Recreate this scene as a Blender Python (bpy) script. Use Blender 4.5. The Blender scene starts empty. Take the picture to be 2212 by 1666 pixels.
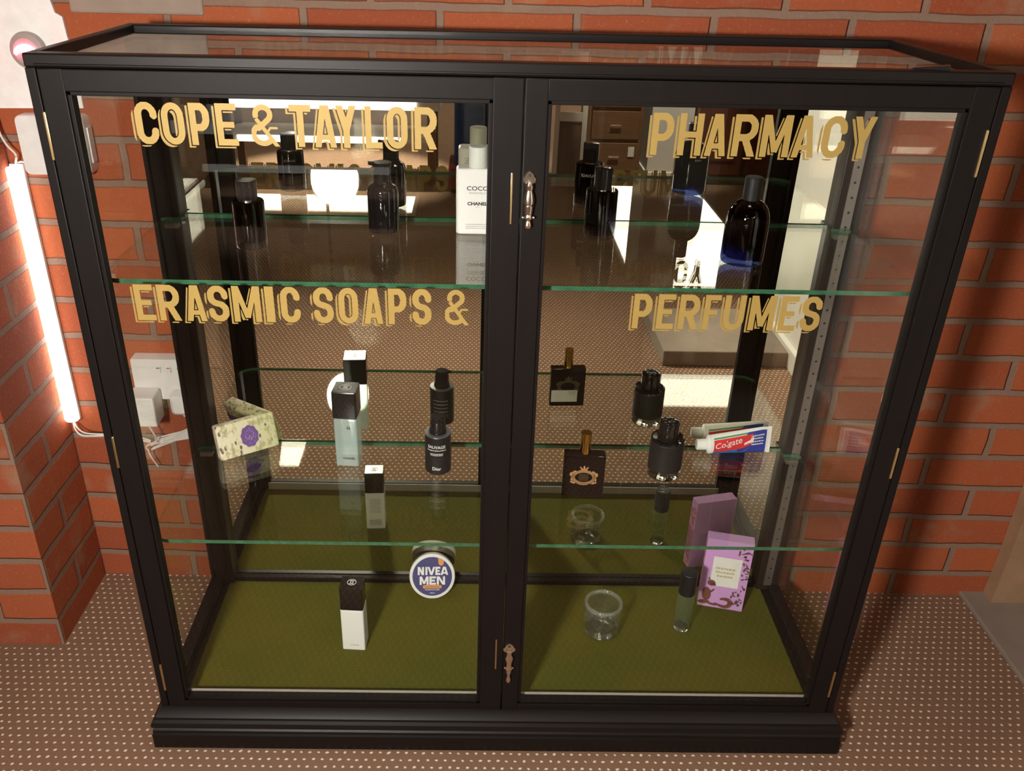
import bpy, bmesh, math, random
from mathutils import Vector, Matrix
random.seed(7)
PI = math.pi
S = bpy.context.scene
COL = S.collection
# ------------------------------------------------------------------ camera
cam_d = bpy.data.cameras.new('camera'); cam = bpy.data.objects.new('camera', cam_d); COL.objects.link(cam)
S.camera = cam
CX, CY, CZ, PIT, YAW, ROL, FPX = -0.0514, -1.0916, 1.3056, 0.4857, 0.0150, 0.0222, 1886.46
fwd = Vector((math.sin(YAW) * math.cos(PIT), math.cos(YAW) * math.cos(PIT), -math.sin(PIT)))
rgt = Vector((math.cos(YAW), -math.sin(YAW), 0)); upv = rgt.cross(fwd)
R_ = rgt * math.cos(ROL) + upv * math.sin(ROL); U_ = -rgt * math.sin(ROL) + upv * math.cos(ROL)
cam.matrix_world = Matrix(((R_.x, U_.x, -fwd.x, CX), (R_.y, U_.y, -fwd.y, CY), (R_.z, U_.z, -fwd.z, CZ), (0, 0, 0, 1)))
cam_d.sensor_fit = 'HORIZONTAL'; cam_d.sensor_width = 36.0; cam_d.lens = 36.0 * FPX / 2212.0
cam_d.shift_x = 55.9 / 2212.0; cam_d.clip_start = 0.02; cam_d.clip_end = 60
# ------------------------------------------------------------------ view, world
S.view_settings.view_transform = 'Standard'; S.view_settings.look = 'None'
S.view_settings.gamma = 1.0; S.view_settings.use_curve_mapping = False
S.view_settings.exposure = 1.4
w = bpy.data.worlds.new('world'); S.world = w; w.use_nodes = True
bg = w.node_tree.nodes['Background']; bg.inputs[0].default_value = (1.0, 0.86, 0.72, 1); bg.inputs[1].default_value = 0.02
S.cycles.max_bounces = 16; S.cycles.transparent_max_bounces = 40
S.cycles.glossy_bounces = 8; S.cycles.transmission_bounces = 16; S.cycles.diffuse_bounces = 4
# lamp strengths (the lamps themselves are built below)
CEIL_E = 5.0
PEND_E = 200.0
FAR_E = 3.0
TUBE_E = 2.4
SPOT_W = 48.0

# ------------------------------------------------------------------ materials
def new_mat(name):
    m = bpy.data.materials.new(name); m.use_nodes = True
    nt = m.node_tree; nt.nodes.clear()
    out = nt.nodes.new('ShaderNodeOutputMaterial')
    return m, nt, out
def N(nt, typ, **kw):
    n = nt.nodes.new(typ)
    for k, v in kw.items(): setattr(n, k, v)
    return n
def L(nt, a, b): nt.links.new(a, b)
def MATH(nt, op, a, b=None, c=None):
    n = N(nt, 'ShaderNodeMath', operation=op)
    for i, v in enumerate((a, b, c)):
        if v is None: continue
        if isinstance(v, (int, float)): n.inputs[i].default_value = v
        else: L(nt, v, n.inputs[i])
    return n.outputs[0]
def MIX(nt, fac, a, b):
    n = N(nt, 'ShaderNodeMix', data_type='RGBA')
    if isinstance(fac, (int, float)): n.inputs[0].default_value = fac
    else: L(nt, fac, n.inputs[0])
    for s, v in ((6, a), (7, b)):
        if isinstance(v, (tuple, list)): n.inputs[s].default_value = (*v[:3], 1)
        else: L(nt, v, n.inputs[s])
    return n.outputs[2]
def principled(nt, out, col=(.8, .8, .8), rough=.5, metal=0.0, spec=.5, coat=0.0):
    p = N(nt, 'ShaderNodeBsdfPrincipled')
    if isinstance(col, (tuple, list)): p.inputs['Base Color'].default_value = (*col[:3], 1)
    else: L(nt, col, p.inputs['Base Color'])
    p.inputs['Roughness'].default_value = rough; p.inputs['Metallic'].default_value = metal
    p.inputs['Specular IOR Level'].default_value = spec; p.inputs['Coat Weight'].default_value = coat
    L(nt, p.outputs[0], out.inputs[0]); return p
def objco(nt):
    return N(nt, 'ShaderNodeTexCoord').outputs['Object']
def noise(nt, scale, detail=3, vec=None, rough=.6):
    n = N(nt, 'ShaderNodeTexNoise'); n.inputs['Scale'].default_value = scale
    n.inputs['Detail'].default_value = detail; n.inputs['Roughness'].default_value = rough
    L(nt, vec if vec is not None else objco(nt), n.inputs['Vector']); return n
def ramp(nt, fac, stops):
    r = N(nt, 'ShaderNodeValToRGB'); e = r.color_ramp.elements
    while len(e) < len(stops): e.new(.5)
    for i, (p, c) in enumerate(stops):
        e[i].position = p; e[i].color = (*c[:3], 1)
    L(nt, fac, r.inputs[0]); return r.outputs[0]
def bump(nt, p, h, strength=.3, dist=.002):
    b = N(nt, 'ShaderNodeBump'); b.inputs['Strength'].default_value = strength; b.inputs['Distance'].default_value = dist
    L(nt, h, b.inputs['Height']); L(nt, b.outputs[0], p.inputs['Normal']); return b

def M_plain(name, col, rough=.5, metal=0.0, spec=.5, var=.12, vscale=40, coat=0.0):
    m, nt, out = new_mat(name)
    n = noise(nt, vscale)
    c = MIX(nt, n.outputs[0], tuple(x * (1 - var) for x in col), tuple(min(1, x * (1 + var)) for x in col))
    principled(nt, out, c, rough, metal, spec, coat); return m
def M_emit(name, col, s):
    m, nt, out = new_mat(name); e = N(nt, 'ShaderNodeEmission')
    e.inputs[0].default_value = (*col, 1); e.inputs[1].default_value = s; L(nt, e.outputs[0], out.inputs[0]); return m
def fresnel_fac(nt, ior=1.5):
    g = N(nt, 'ShaderNodeNewGeometry')
    i = MATH(nt, 'SUBTRACT', ior, MATH(nt, 'MULTIPLY', g.outputs['Backfacing'], ior - 1 / ior))
    f = N(nt, 'ShaderNodeFresnel'); L(nt, i, f.inputs['IOR']); return f.outputs[0]
def M_pane(name, tint=(.96, .97, .95), ior=1.5, tint_socket=None, rough=0.0, body=None, body_fac=0.0):
    """glass sheet or vessel wall: transparent tint plus Fresnel gloss"""
    m, nt, out = new_mat(name)
    t = N(nt, 'ShaderNodeBsdfTransparent'); t.inputs[0].default_value = (*tint, 1)
    if tint_socket: L(nt, tint_socket(nt), t.inputs[0])
    base = t.outputs[0]
    if body:
        d = N(nt, 'ShaderNodeBsdfDiffuse'); d.inputs[0].default_value = (*body, 1)
        mx = N(nt, 'ShaderNodeMixShader'); mx.inputs[0].default_value = body_fac
        L(nt, base, mx.inputs[1]); L(nt, d.outputs[0], mx.inputs[2]); base = mx.outputs[0]
    g = N(nt, 'ShaderNodeBsdfGlossy'); g.inputs['Roughness'].default_value = rough; g.inputs[0].default_value = (1, 1, 1, 1)
    mx = N(nt, 'ShaderNodeMixShader'); L(nt, fresnel_fac(nt, ior), mx.inputs[0])
    L(nt, base, mx.inputs[1]); L(nt, g.outputs[0], mx.inputs[2]); L(nt, mx.outputs[0], out.inputs[0]); return m
def M_gradglass(name, stops, zmax, ior=1.45):
    def sock(nt):
        s = N(nt, 'ShaderNodeSeparateXYZ'); L(nt, objco(nt), s.inputs[0])
        return ramp(nt, MATH(nt, 'DIVIDE', s.outputs[2], zmax), stops)
    return M_pane(name, tint_socket=sock, ior=ior)
def M_glass(name, col=(1, 1, 1), ior=1.45, rough=0.0):
    m, nt, out = new_mat(name); g = N(nt, 'ShaderNodeBsdfGlass')
    g.inputs[0].default_value = (*col, 1); g.inputs['IOR'].default_value = ior; g.inputs['Roughness'].default_value = rough
    L(nt, g.outputs[0], out.inputs[0]); return m

def M_brick(name, ua, ux, z0, bw=.2215, rh=.075, c1=(.47, .118, .040), c2=(.32, .070, .027), mort=(.25, .185, .14)):
    """stretcher-bond brick; ua = which object axis runs along the wall"""
    m, nt, out = new_mat(name)
    oc = objco(nt)
    wob = noise(nt, 9, 2, oc)
    s = N(nt, 'ShaderNodeSeparateXYZ'); L(nt, oc, s.inputs[0])
    wv = MATH(nt, 'MULTIPLY', MATH(nt, 'SUBTRACT', wob.outputs[0], .5), .010)
    u = MATH(nt, 'ADD', MATH(nt, 'ADD', s.outputs[ua], wv), 40 * bw - ux)
    v = MATH(nt, 'ADD', MATH(nt, 'ADD', s.outputs[2], wv), 20 * rh - z0)
    cb = N(nt, 'ShaderNodeCombineXYZ'); L(nt, u, cb.inputs[0]); L(nt, v, cb.inputs[1])
    b = N(nt, 'ShaderNodeTexBrick', offset=.5, offset_frequency=2, squash=1.0)
    b.inputs['Scale'].default_value = 1.0; b.inputs['Mortar Size'].default_value = .0080
    b.inputs['Mortar Smooth'].default_value = .35; b.inputs['Bias'].default_value = 0.0
    b.inputs['Brick Width'].default_value = bw; b.inputs['Row Height'].default_value = rh
    b.inputs['Color1'].default_value = (*c1, 1); b.inputs['Color2'].default_value = (*c2, 1); b.inputs['Mortar'].default_value = (*mort, 1)
    L(nt, cb.outputs[0], b.inputs['Vector'])
    n1 = noise(nt, 26, 5, oc, .7); n2 = noise(nt, 160, 4, oc, .7); n3 = noise(nt, 7, 3, oc)
    c = MIX(nt, MATH(nt, 'MULTIPLY', n1.outputs[0], .45), b.outputs[0], (.30, .085, .045))
    c = MIX(nt, ramp(nt, n3.outputs[0], [(.58, (0, 0, 0)), (.72, (.55, .55, .55))]), c, (.36, .24, .16))
    c = MIX(nt, ramp(nt, n2.outputs[0], [(.55, (0, 0, 0)), (.8, (.35, .35, .35))]), c, (.62, .38, .24))
    p = principled(nt, out, c, .85, 0, .25)
    h = MATH(nt, 'ADD', MATH(nt, 'MULTIPLY', MATH(nt, 'SUBTRACT', 1.0, b.outputs['Fac']), 1.0), MATH(nt, 'MULTIPLY', n2.outputs[0], .35))
    bump(nt, p, h, .8, .006); return m

def M_carpet(name):
    m, nt, out = new_mat(name)
    oc = objco(nt); s = N(nt, 'ShaderNodeSeparateXYZ'); L(nt, oc, s.inputs[0])
    nw = noise(nt, 70, 2, oc)
    jit = MATH(nt, 'MULTIPLY', MATH(nt, 'SUBTRACT', nw.outputs[0], .5), .006)
    PXs, PYs = .0155, .0151
    x = MATH(nt, 'ADD', s.outputs[0], jit); y = MATH(nt, 'ADD', s.outputs[1], jit)
    row = MATH(nt, 'FLOOR', MATH(nt, 'DIVIDE', y, PYs))
    sh = MATH(nt, 'MULTIPLY', MATH(nt, 'FLOORED_MODULO', row, 2.0), .5)
    fx = MATH(nt, 'SUBTRACT', MATH(nt, 'FRACT', MATH(nt, 'ADD', MATH(nt, 'DIVIDE', x, PXs), sh)), .5)
    fy = MATH(nt, 'SUBTRACT', MATH(nt, 'FRACT', MATH(nt, 'DIVIDE', y, PYs)), .5)
    r = MATH(nt, 'SQRT', MATH(nt, 'ADD', MATH(nt, 'MULTIPLY', MATH(nt, 'MULTIPLY', fx, fx), .75), MATH(nt, 'MULTIPLY', fy, fy)))
    dot = ramp(nt, r, [(.11, (1, 1, 1)), (.19, (0, 0, 0))])
    n1 = noise(nt, 420, 4, oc, .8); n2 = noise(nt, 5, 3, oc)
    base = MIX(nt, n1.outputs[0], (.17, .085, .052), (.36, .21, .135))
    base = MIX(nt, MATH(nt, 'MULTIPLY', n2.outputs[0], .3), base, (.22, .125, .08))
    c = MIX(nt, dot, base, (.85, .74, .60))
    p = principled(nt, out, c, .95, 0, .1)
    bump(nt, p, MATH(nt, 'ADD', MATH(nt, 'MULTIPLY', n1.outputs[0], .8), dot), .5, .003); return m

def M_wood(name, c1, c2, rough=.3, axis=2, coat=.0, spec=.5):
    m, nt, out = new_mat(name)
    oc = objco(nt); mp = N(nt, 'ShaderNodeMapping'); L(nt, oc, mp.inputs[0])
    sc = [30, 30, 30]; sc[axis] = 2.5; mp.inputs['Scale'].default_value = sc
    n = noise(nt, 3, 5, mp.outputs[0]); c = MIX(nt, n.outputs[0], c1, c2)
    p = principled(nt, out, c, rough, 0, spec, coat); bump(nt, p, n.outputs[0], .05, .0002); return m
def M_felt(name):
    m, nt, out = new_mat(name)
    n1 = noise(nt, 3.5, 3); n2 = noise(nt, 260, 3)
    c = MIX(nt, ramp(nt, n1.outputs[0], [(.35, (0, 0, 0)), (.65, (1, 1, 1))]), (.092, .100, .014), (.130, .110, .016))
    c = MIX(nt, MATH(nt, 'MULTIPLY', n2.outputs[0], .35), c, (.04, .04, .006))
    p = principled(nt, out, c, .95, 0, .08); bump(nt, p, n2.outputs[0], .25, .001); return m
def M_soap(name):
    m, nt, out = new_mat(name)
    oc = objco(nt); mp = N(nt, 'ShaderNodeMapping'); L(nt, oc, mp.inputs[0]); mp.inputs['Scale'].default_value = (1.0, 1.0, .55)
    n = noise(nt, 85, 5, mp.outputs[0], .65); v = N(nt, 'ShaderNodeTexVoronoi'); v.inputs['Scale'].default_value = 95
    L(nt, mp.outputs[0], v.inputs['Vector'])
    s = N(nt, 'ShaderNodeSeparateXYZ'); L(nt, oc, s.inputs[0])
    g = MATH(nt, 'MULTIPLY_ADD', s.outputs[0], 11, .35)
    base = MIX(nt, g, (.80, .74, .56), (.62, .64, .36))
    c = MIX(nt, ramp(nt, n.outputs[0], [(.50, (0, 0, 0)), (.60, (1, 1, 1))]), base, (.46, .42, .22))
    lv = MATH(nt, 'MULTIPLY', ramp(nt, v.outputs['Distance'], [(.20, (1, 1, 1)), (.30, (0, 0, 0))]), ramp(nt, n.outputs[0], [(.48, (1, 1, 1)), (.56, (0, 0, 0))]))
    c = MIX(nt, lv, c, (.13, .10, .07))
    principled(nt, out, c, .55, 0, .4); return m

WOOD = M_wood('ebonised wood', (.006, .0042, .004), (.011, .0075, .007), .48, 2, .0, .16)
WOODX = M_wood('ebonised wood along rail', (.006, .0042, .004), (.011, .0075, .007), .40, 0, .0, .22)
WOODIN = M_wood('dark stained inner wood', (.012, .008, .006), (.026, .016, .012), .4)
PANE = M_pane('clear pane glass', (.975, .978, .965), 1.25)
SHELF = M_pane('shelf glass', (.945, .965, .94), 1.52)
EDGE = None
def make_edge():
    m, nt, out = new_mat('green cut glass edge')
    n = noise(nt, 60, 3)
    c = MIX(nt, n.outputs[0], (.010, .060, .026), (.075, .22, .125))
    p = principled(nt, out, c, .12, 0, .6); return m
EDGE = make_edge()
def make_mirror():
    m, nt, out = new_mat('silvered mirror'); n = noise(nt, 3, 2)
    c = MIX(nt, n.outputs[0], (.77, .76, .66), (.80, .79, .69)); principled(nt, out, c, 0.0, 1.0); return m
MIRROR = make_mirror()
BRASS = M_plain('worn brass', (.62, .44, .22), .35, 1.0)
PEWTER = M_plain('aged nickel', (.72, .62, .52), .22, 1.0)
STEEL = M_plain('slotted steel strip', (.34, .31, .29), .45, .9)
GOLDLEAF = M_plain('gold leaf lettering', (.40, .265, .070), .5, .15, .5, .06, 200)
GOLDSHADE = M_plain('gold drop shadow lettering', (.36, .235, .062), .5, .15, .5, .06, 200)
FELT = M_felt('olive green baize')
WHITEP = M_plain('white plastic', (.82, .80, .78), .35)
BLACKP = M_plain('black plastic', (.012, .011, .012), .18)
BLACKS = M_plain('black satin coating', (.010, .010, .012), .42)
GOLDCAP = M_plain('polished gold cap', (.85, .55, .14), .12, 1.0)
CARD = M_plain('white card', (.86, .85, .82), .6)
INK = M_plain('black ink', (.02, .02, .022), .6)
GREYINK = M_plain('grey ink', (.30, .30, .30), .6)
WHITEINK = M_plain('white ink', (.85, .85, .85), .5)
CABLE = M_plain('white cable', (.74, .70, .66), .5)

# ------------------------------------------------------------------ mesh helpers
def obj(name, bm, mats, parent=None, loc=(0, 0, 0), rot=(0, 0, 0), smooth=20, label=None):
    me = bpy.data.meshes.new(name)
    bmesh.ops.recalc_face_normals(bm, faces=bm.faces[:])
    bm.to_mesh(me); bm.free()
    if smooth:
        me.shade_smooth(); me.set_sharp_from_angle(angle=math.radians(smooth))
    for m in (mats if isinstance(mats, (list, tuple)) else [mats]): me.materials.append(m)
    o = bpy.data.objects.new(name, me); COL.objects.link(o)
    o.location = loc; o.rotation_euler = rot
    if parent: o.parent = parent
    if label: o['label'] = label
    return o
def tag(o, label, cat, group=None):
    o['label'] = label; o['category'] = cat
    if group: o['group'] = group
    return o
def thing(name, label, cat, loc=(0, 0, 0), rot=(0, 0, 0), group=None):
    o = bpy.data.objects.new(name, None); COL.objects.link(o); o.location = loc; o.rotation_euler = rot
    o.empty_display_size = .02
    return tag(o, label, cat, group)
def struct(name, bm, mats, loc=(0, 0, 0), rot=(0, 0, 0), smooth=0):
    o = obj(name, bm, mats, None, loc, rot, smooth); o['kind'] = 'structure'; return o
def B(): return bmesh.new()
def box(bm, x0, x1, y0, y1, z0, z1, bev=0.0, mi=0, seg=2):
    r = bmesh.ops.create_cube(bm, size=1.0); vs = r['verts']
    for v in vs: v.co = Vector(((x0 + x1) / 2 + v.co.x * (x1 - x0), (y0 + y1) / 2 + v.co.y * (y1 - y0), (z0 + z1) / 2 + v.co.z * (z1 - z0)))
    fs = set(f for v in vs for f in v.link_faces)
    if bev:
        es = list(set(e for v in vs for e in v.link_edges))
        rr = bmesh.ops.bevel(bm, geom=es, offset=bev, segments=seg, profile=.5, affect='EDGES')
        fs = set(rr['faces']) | set(f for f in fs if f.is_valid)
    for f in fs: f.material_index = mi
    return bm
def lathe(bm, prof, seg=40, mi=0, c=(0, 0, 0), axis='z', cap0=True, cap1=True, rib=None, sx=1.0, sy=1.0, flip=None):
    """prof: (r, h) pairs; rib=(count, depth) flutes; flip remaps the axis"""
    rings = []
    for r, h in prof:
        ring = []
        for k in range(seg):
            a = 2 * PI * k / seg; rr = r
            if rib and r > 1e-5: rr = r + (rib[1] if (k * rib[0] * 2 // seg) % 2 else 0)
            p = Vector((rr * math.cos(a) * sx, rr * math.sin(a) * sy, h))
            if axis == 'y': p = Vector((p.x, -p.z, p.y))
            if axis == 'x': p = Vector((p.z, p.x, p.y))
            ring.append(bm.verts.new(p + Vector(c)))
        rings.append(ring)
    for a, b in zip(rings, rings[1:]):
        for k in range(seg):
            f = bm.faces.new((a[k], a[(k + 1) % seg], b[(k + 1) % seg], b[k])); f.material_index = mi
    if cap0: bm.faces.new(list(reversed(rings[0]))).material_index = mi
    if cap1: bm.faces.new(rings[-1]).material_index = mi
    return bm
def rrect(w, d, r, n=5):
    pts = []
    for cx, cy, a0 in ((w / 2 - r, d / 2 - r, 0), (-w / 2 + r, d / 2 - r, 90), (-w / 2 + r, -d / 2 + r, 180), (w / 2 - r, -d / 2 + r, 270)):
        for k in range(n + 1):
            a = math.radians(a0 + 90 * k / n); pts.append((cx + r * math.cos(a), cy + r * math.sin(a)))
    return pts
def loft(bm, loops, mi=0, cap0=True, cap1=True):
    rings = [[bm.verts.new(p) for p in lp] for lp in loops]
    n = len(rings[0])
    for a, b in zip(rings, rings[1:]):
        for k in range(n):
            bm.faces.new((a[k], a[(k + 1) % n], b[(k + 1) % n], b[k])).material_index = mi
    if cap0: bm.faces.new(list(reversed(rings[0]))).material_index = mi
    if cap1: bm.faces.new(rings[-1]).material_index = mi
    return bm
def rbox(bm, w, d, z0, z1, r=.004, bev=.0015, c=(0, 0), mi=0, n=5):
    """upright block with rounded vertical corners and eased top and bottom edges"""
    lps = []
    for z, ins in ((z0, bev), (z0 + bev * .4, bev * .3), (z0 + bev, 0), (z1 - bev, 0), (z1 - bev * .4, bev * .3), (z1, bev)):
        lps.append([(c[0] + x, c[1] + y, z) for x, y in rrect(w - 2 * ins, d - 2 * ins, max(r - ins, .0004), n)])
    return loft(bm, lps, mi)
def prism_y(bm, pts, y0, y1, mi=0):
    """polygon in x-z extruded along y"""
    return loft(bm, [[(x, y0, z) for x, z in pts], [(x, y1, z) for x, z in pts]], mi)
def tube(bm, pts, r, seg=8, mi=0):
    P = [Vector(p) for p in pts]; rings = []
    up = Vector((0, 0, 1))
    for i, p in enumerate(P):
        t = (P[min(i + 1, len(P) - 1)] - P[max(i - 1, 0)]).normalized()
        a = t.cross(up if abs(t.dot(up)) < .95 else Vector((1, 0, 0))).normalized(); b = t.cross(a)
        rings.append([bm.verts.new(p + a * r * math.cos(2 * PI * k / seg) + b * r * math.sin(2 * PI * k / seg)) for k in range(seg)])
    for a, b in zip(rings, rings[1:]):
        for k in range(seg): bm.faces.new((a[k], a[(k + 1) % seg], b[(k + 1) % seg], b[k])).material_index = mi
    bm.faces.new(rings[0]).material_index = mi; bm.faces.new(list(reversed(rings[-1]))).material_index = mi
    return bm
def spline(pts, n=10):
    P = [Vector(p) for p in pts]; out = []
    for i in range(len(P) - 1):
        p0, p1, p2, p3 = P[max(i - 1, 0)], P[i], P[i + 1], P[min(i + 2, len(P) - 1)]
        for k in range(n):
            t = k / n
            out.append(.5 * ((2 * p1) + (p2 - p0) * t + (2 * p0 - 5 * p1 + 4 * p2 - p3) * t * t + (3 * p1 - p0 - 3 * p2 + p3) * t ** 3))
    out.append(P[-1]); return out
def text_bm(bm, s, height, fn, sx=1.0, align='CENTER', mi=0, bold=0.0, space=1.0):
    """letters of s laid on a surface: fn(u, v) -> 3D point"""
    cu = bpy.data.curves.new('letters', 'FONT'); cu.body = s; cu.size = height / .72; cu.align_x = align; cu.resolution_u = 3
    cu.offset = bold; cu.space_character = space
    o = bpy.data.objects.new('letters', cu); COL.objects.link(o)
    dg = bpy.context.evaluated_depsgraph_get(); dg.update(); me = o.evaluated_get(dg).to_mesh()
    vs = [bm.verts.new(fn(v.co.x * sx, v.co.y)) for v in me.vertices]
    for p in me.polygons:
        try: bm.faces.new([vs[i] for i in p.vertices]).material_index = mi
        except ValueError: pass
    o.evaluated_get(dg).to_mesh_clear()
    bpy.data.objects.remove(o); bpy.data.curves.remove(cu); return bm
def on_cyl(R, z, a0=0.0, e=.0003):
    return lambda u, v: Vector(((R + e) * math.sin(u / R + a0), -(R + e) * math.cos(u / R + a0), z + v))
def on_front(y, z, x=0.0, e=.0003): return lambda u, v: Vector((x + u, y - e, z + v))
def on_back(y, z, x=0.0, e=.0003): return lambda u, v: Vector((x - u, y + e, z + v))
def quad(bm, fn, u0, u1, v0, v1, mi=0, nu=1):
    for k in range(nu):
        a, b = u0 + (u1 - u0) * k / nu, u0 + (u1 - u0) * (k + 1) / nu
        f = bm.faces.new([bm.verts.new(fn(*p)) for p in ((a, v0), (b, v0), (b, v1), (a, v1))]); f.material_index = mi
    return bm
def poly(bm, fn, pts, mi=0):
    f = bm.faces.new([bm.verts.new(fn(*p)) for p in pts]); f.material_index = mi; return bm
def ellipse(cx, cy, rx, ry, rot=0, n=20):
    c, s = math.cos(rot), math.sin(rot)
    return [(cx + rx * math.cos(2 * PI * k / n) * c - ry * math.sin(2 * PI * k / n) * s, cy + rx * math.cos(2 * PI * k / n) * s + ry * math.sin(2 * PI * k / n) * c) for k in range(n)]
def scribble(bm, fn, w, h, mi=0, gap=.35, seed=1):
    """row of tiny marks standing for print too small to read"""
    rnd = random.Random(seed); u = -w / 2
    while u < w / 2:
        l = h * rnd.uniform(.5, 1.1); quad(bm, fn, u, min(u + l, w / 2), 0, h * rnd.uniform(.7, 1.0), mi); u += l + h * gap
    return bm

# ------------------------------------------------------------------ sign lettering (condensed gothic, built from strokes)
def seg_sd(px, py, a, b, hw):
    dx, dy = b[0] - a[0], b[1] - a[1]; l = math.hypot(dx, dy) or 1e-9; ux, uy = dx / l, dy / l
    rx, ry = px - a[0], py - a[1]; t = rx * ux + ry * uy; n = abs(-rx * uy + ry * ux)
    qx, qy = abs(t - l / 2) - l / 2, n - hw
    return math.hypot(max(qx, 0), max(qy, 0)) + min(max(qx, qy), 0)
def arc(cx, cy, rx, ry, a0, a1, n=10):
    return [(cx + rx * math.cos(math.radians(a0 + (a1 - a0) * k / n)), cy + ry * math.sin(math.radians(a0 + (a1 - a0) * k / n))) for k in range(n + 1)]
def glyph(ch, w, t):
    """list of (polyline, width) in a box w wide and 1 high"""
    h = t / 2; r = (w - t) / 2; cx = w / 2; E = .12
    top, bot = 1 - h, h
    ry = min(r * 1.25, .28)
    if ch == 'O': return [(arc(cx, top - ry, r, ry, 0, 180) + arc(cx, bot + ry, r, ry, 180, 360) + [(w - h, top - ry)], t)]
    if ch == 'C': return [([(w - h, .66), (w - h, top - ry)] + arc(cx, top - ry, r, ry, 0, 180) + arc(cx, bot + ry, r, ry, 180, 360) + [(w - h, .34)], t)]
    if ch == 'U': return [([(h, 1.1), (h, bot + ry)] + arc(cx, bot + ry, r, ry, 180, 360) + [(w - h, 1.1)], t)]
    if ch in 'PR':
        m = .42 if ch == 'P' else .45; rb = (top - m) / 2; xr = w - h - min(rb, r)
        o = [([(h, -.1), (h, 1.1)], t), ([(h, top), (xr, top)] + arc(xr, top - rb, min(rb, r), rb, 90, -90) + [(h, m)], t)]
        if ch == 'R': o.append(([(w * .48, m + .02), (w - h * .9, -.05)], t))
        return o
    if ch == 'S':
        ru = (top - .5) / 2; return [([(w - h, .70), (w - h, top - ru)] + arc(cx, top - ru, r, ru, 0, 180) + arc(cx, .5 + ru, r, ru, 180, 240, 4) + arc(cx, .5 - ru, r, ru, 60, 0, 4) + arc(cx, bot + ru, r, ru, 0, -180) + [(h, .30)], t)]
    if ch == 'E': return [([(h, -.1), (h, 1.1)], t), ([(h, top), (w + E, top)], t), ([(h, .5), (w * .86, .5)], t * .9), ([(h, bot), (w + E, bot)], t)]
    if ch == 'F': return [([(h, -.1), (h, 1.1)], t), ([(h, top), (w + E, top)], t), ([(h, .5), (w * .86, .5)], t * .9)]
    if ch == 'L': return [([(h, -.1), (h, 1.1)], t), ([(h, bot), (w + E, bot)], t)]
    if ch == 'I': return [([(w / 2, -.1), (w / 2, 1.1)], t)]
    if ch == 'T': return [([(w / 2, -.1), (w / 2, 1.0)], t), ([(-E, top), (w + E, top)], t)]
    if ch == 'H': return [([(h, -.1), (h, 1.1)], t), ([(w - h, -.1), (w - h, 1.1)], t), ([(h, .5), (w - h, .5)], t * .9)]
    if ch == 'A': return [([(h * .75, -.12), (cx - h * .15, 1.1)], t * .95), ([(w - h * .75, -.12), (cx + h * .15, 1.1)], t * .95), ([(w * .25, .24), (w * .75, .24)], t * .8)]
    if ch == 'Y': return [([(h * .7, 1.12), (cx, .42)], t), ([(w - h * .7, 1.12), (cx, .42)], t), ([(cx, .5), (cx, -.1)], t)]
    if ch == 'M': return [([(h, -.1), (h, 1.1)], t), ([(w - h, -.1), (w - h, 1.1)], t), ([(h * 1.1, 1.08), (cx, .12)], t * .85), ([(w - h * 1.1, 1.08), (cx, .12)], t * .85)]
    if ch == 'N': return [([(h, -.1), (h, 1.1)], t), ([(w - h, -.1), (w - h, 1.1)], t), ([(h * .9, 1.1), (w - h * .9, -.1)], t * .95)]
    if ch == 'V': return [([(h * .75, 1.12), (cx, -.02)], t), ([(w - h * .75, 1.12), (cx, -.02)], t)]
    if ch == '&':
        rt = w * .27; rb = w * .36
        return [([(w * .98, -.05), (w * .20, .66)], t * .62), (arc(w * .46, .76, rt, .17, 205, -60, 14) + [(w * .28, .43)] + arc(w * .43, .29, rb, .22, 130, 330, 14), t * .82),
                ([(w * .62, .36), (w * .70, .44), (w * .98, .44)], t * .35)]
    return []
def letter_field(ch, w, t):
    strokes = glyph(ch, w, t)
    def f(x, y):
        d = 9.0
        for pts, th in strokes:
            for a, b in zip(pts, pts[1:]): d = min(d, seg_sd(x, y, a, b, th / 2))
            for p in pts[1:-1]: d = min(d, math.hypot(x - p[0], y - p[1]) - th / 2)
        return max(d, -y, y - 1, -x, x - w)
    return f
def march(bm, f, x0, x1, y0, y1, step, fn, mi=0):
    """fills f < 0 with faces: runs of whole cells merged, boundary cells cut along the contour"""
    nx, ny = int((x1 - x0) / step) + 1, int((y1 - y0) / step) + 1
    g = [[f(x0 + i * step, y0 + j * step) for i in range(nx + 1)] for j in range(ny + 1)]
    P = lambda i, j: (x0 + i * step, y0 + j * step)
    for j in range(ny):
        run = None
        for i in range(nx + 1):
            full = i < nx and g[j][i] < 0 and g[j][i + 1] < 0 and g[j + 1][i] < 0 and g[j + 1][i + 1] < 0
            if full:
                if run is None: run = i
                continue
            if run is not None:
                poly(bm, fn, [P(run, j), P(i, j), P(i, j + 1), P(run, j + 1)], mi); run = None
            if i == nx: continue
            c = [(P(i, j), g[j][i]), (P(i + 1, j), g[j][i + 1]), (P(i + 1, j + 1), g[j + 1][i + 1]), (P(i, j + 1), g[j + 1][i])]
            if all(v >= 0 for _, v in c): continue
            out = []
            for k in range(4):
                (p, a), (q, b) = c[k], c[(k + 1) % 4]
                if a < 0: out.append(p)
                if (a < 0) != (b < 0):
                    s = a / (a - b); out.append((p[0] + (q[0] - p[0]) * s, p[1] + (q[1] - p[1]) * s))
            if len(out) >= 3: poly(bm, fn, out, mi)
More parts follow.
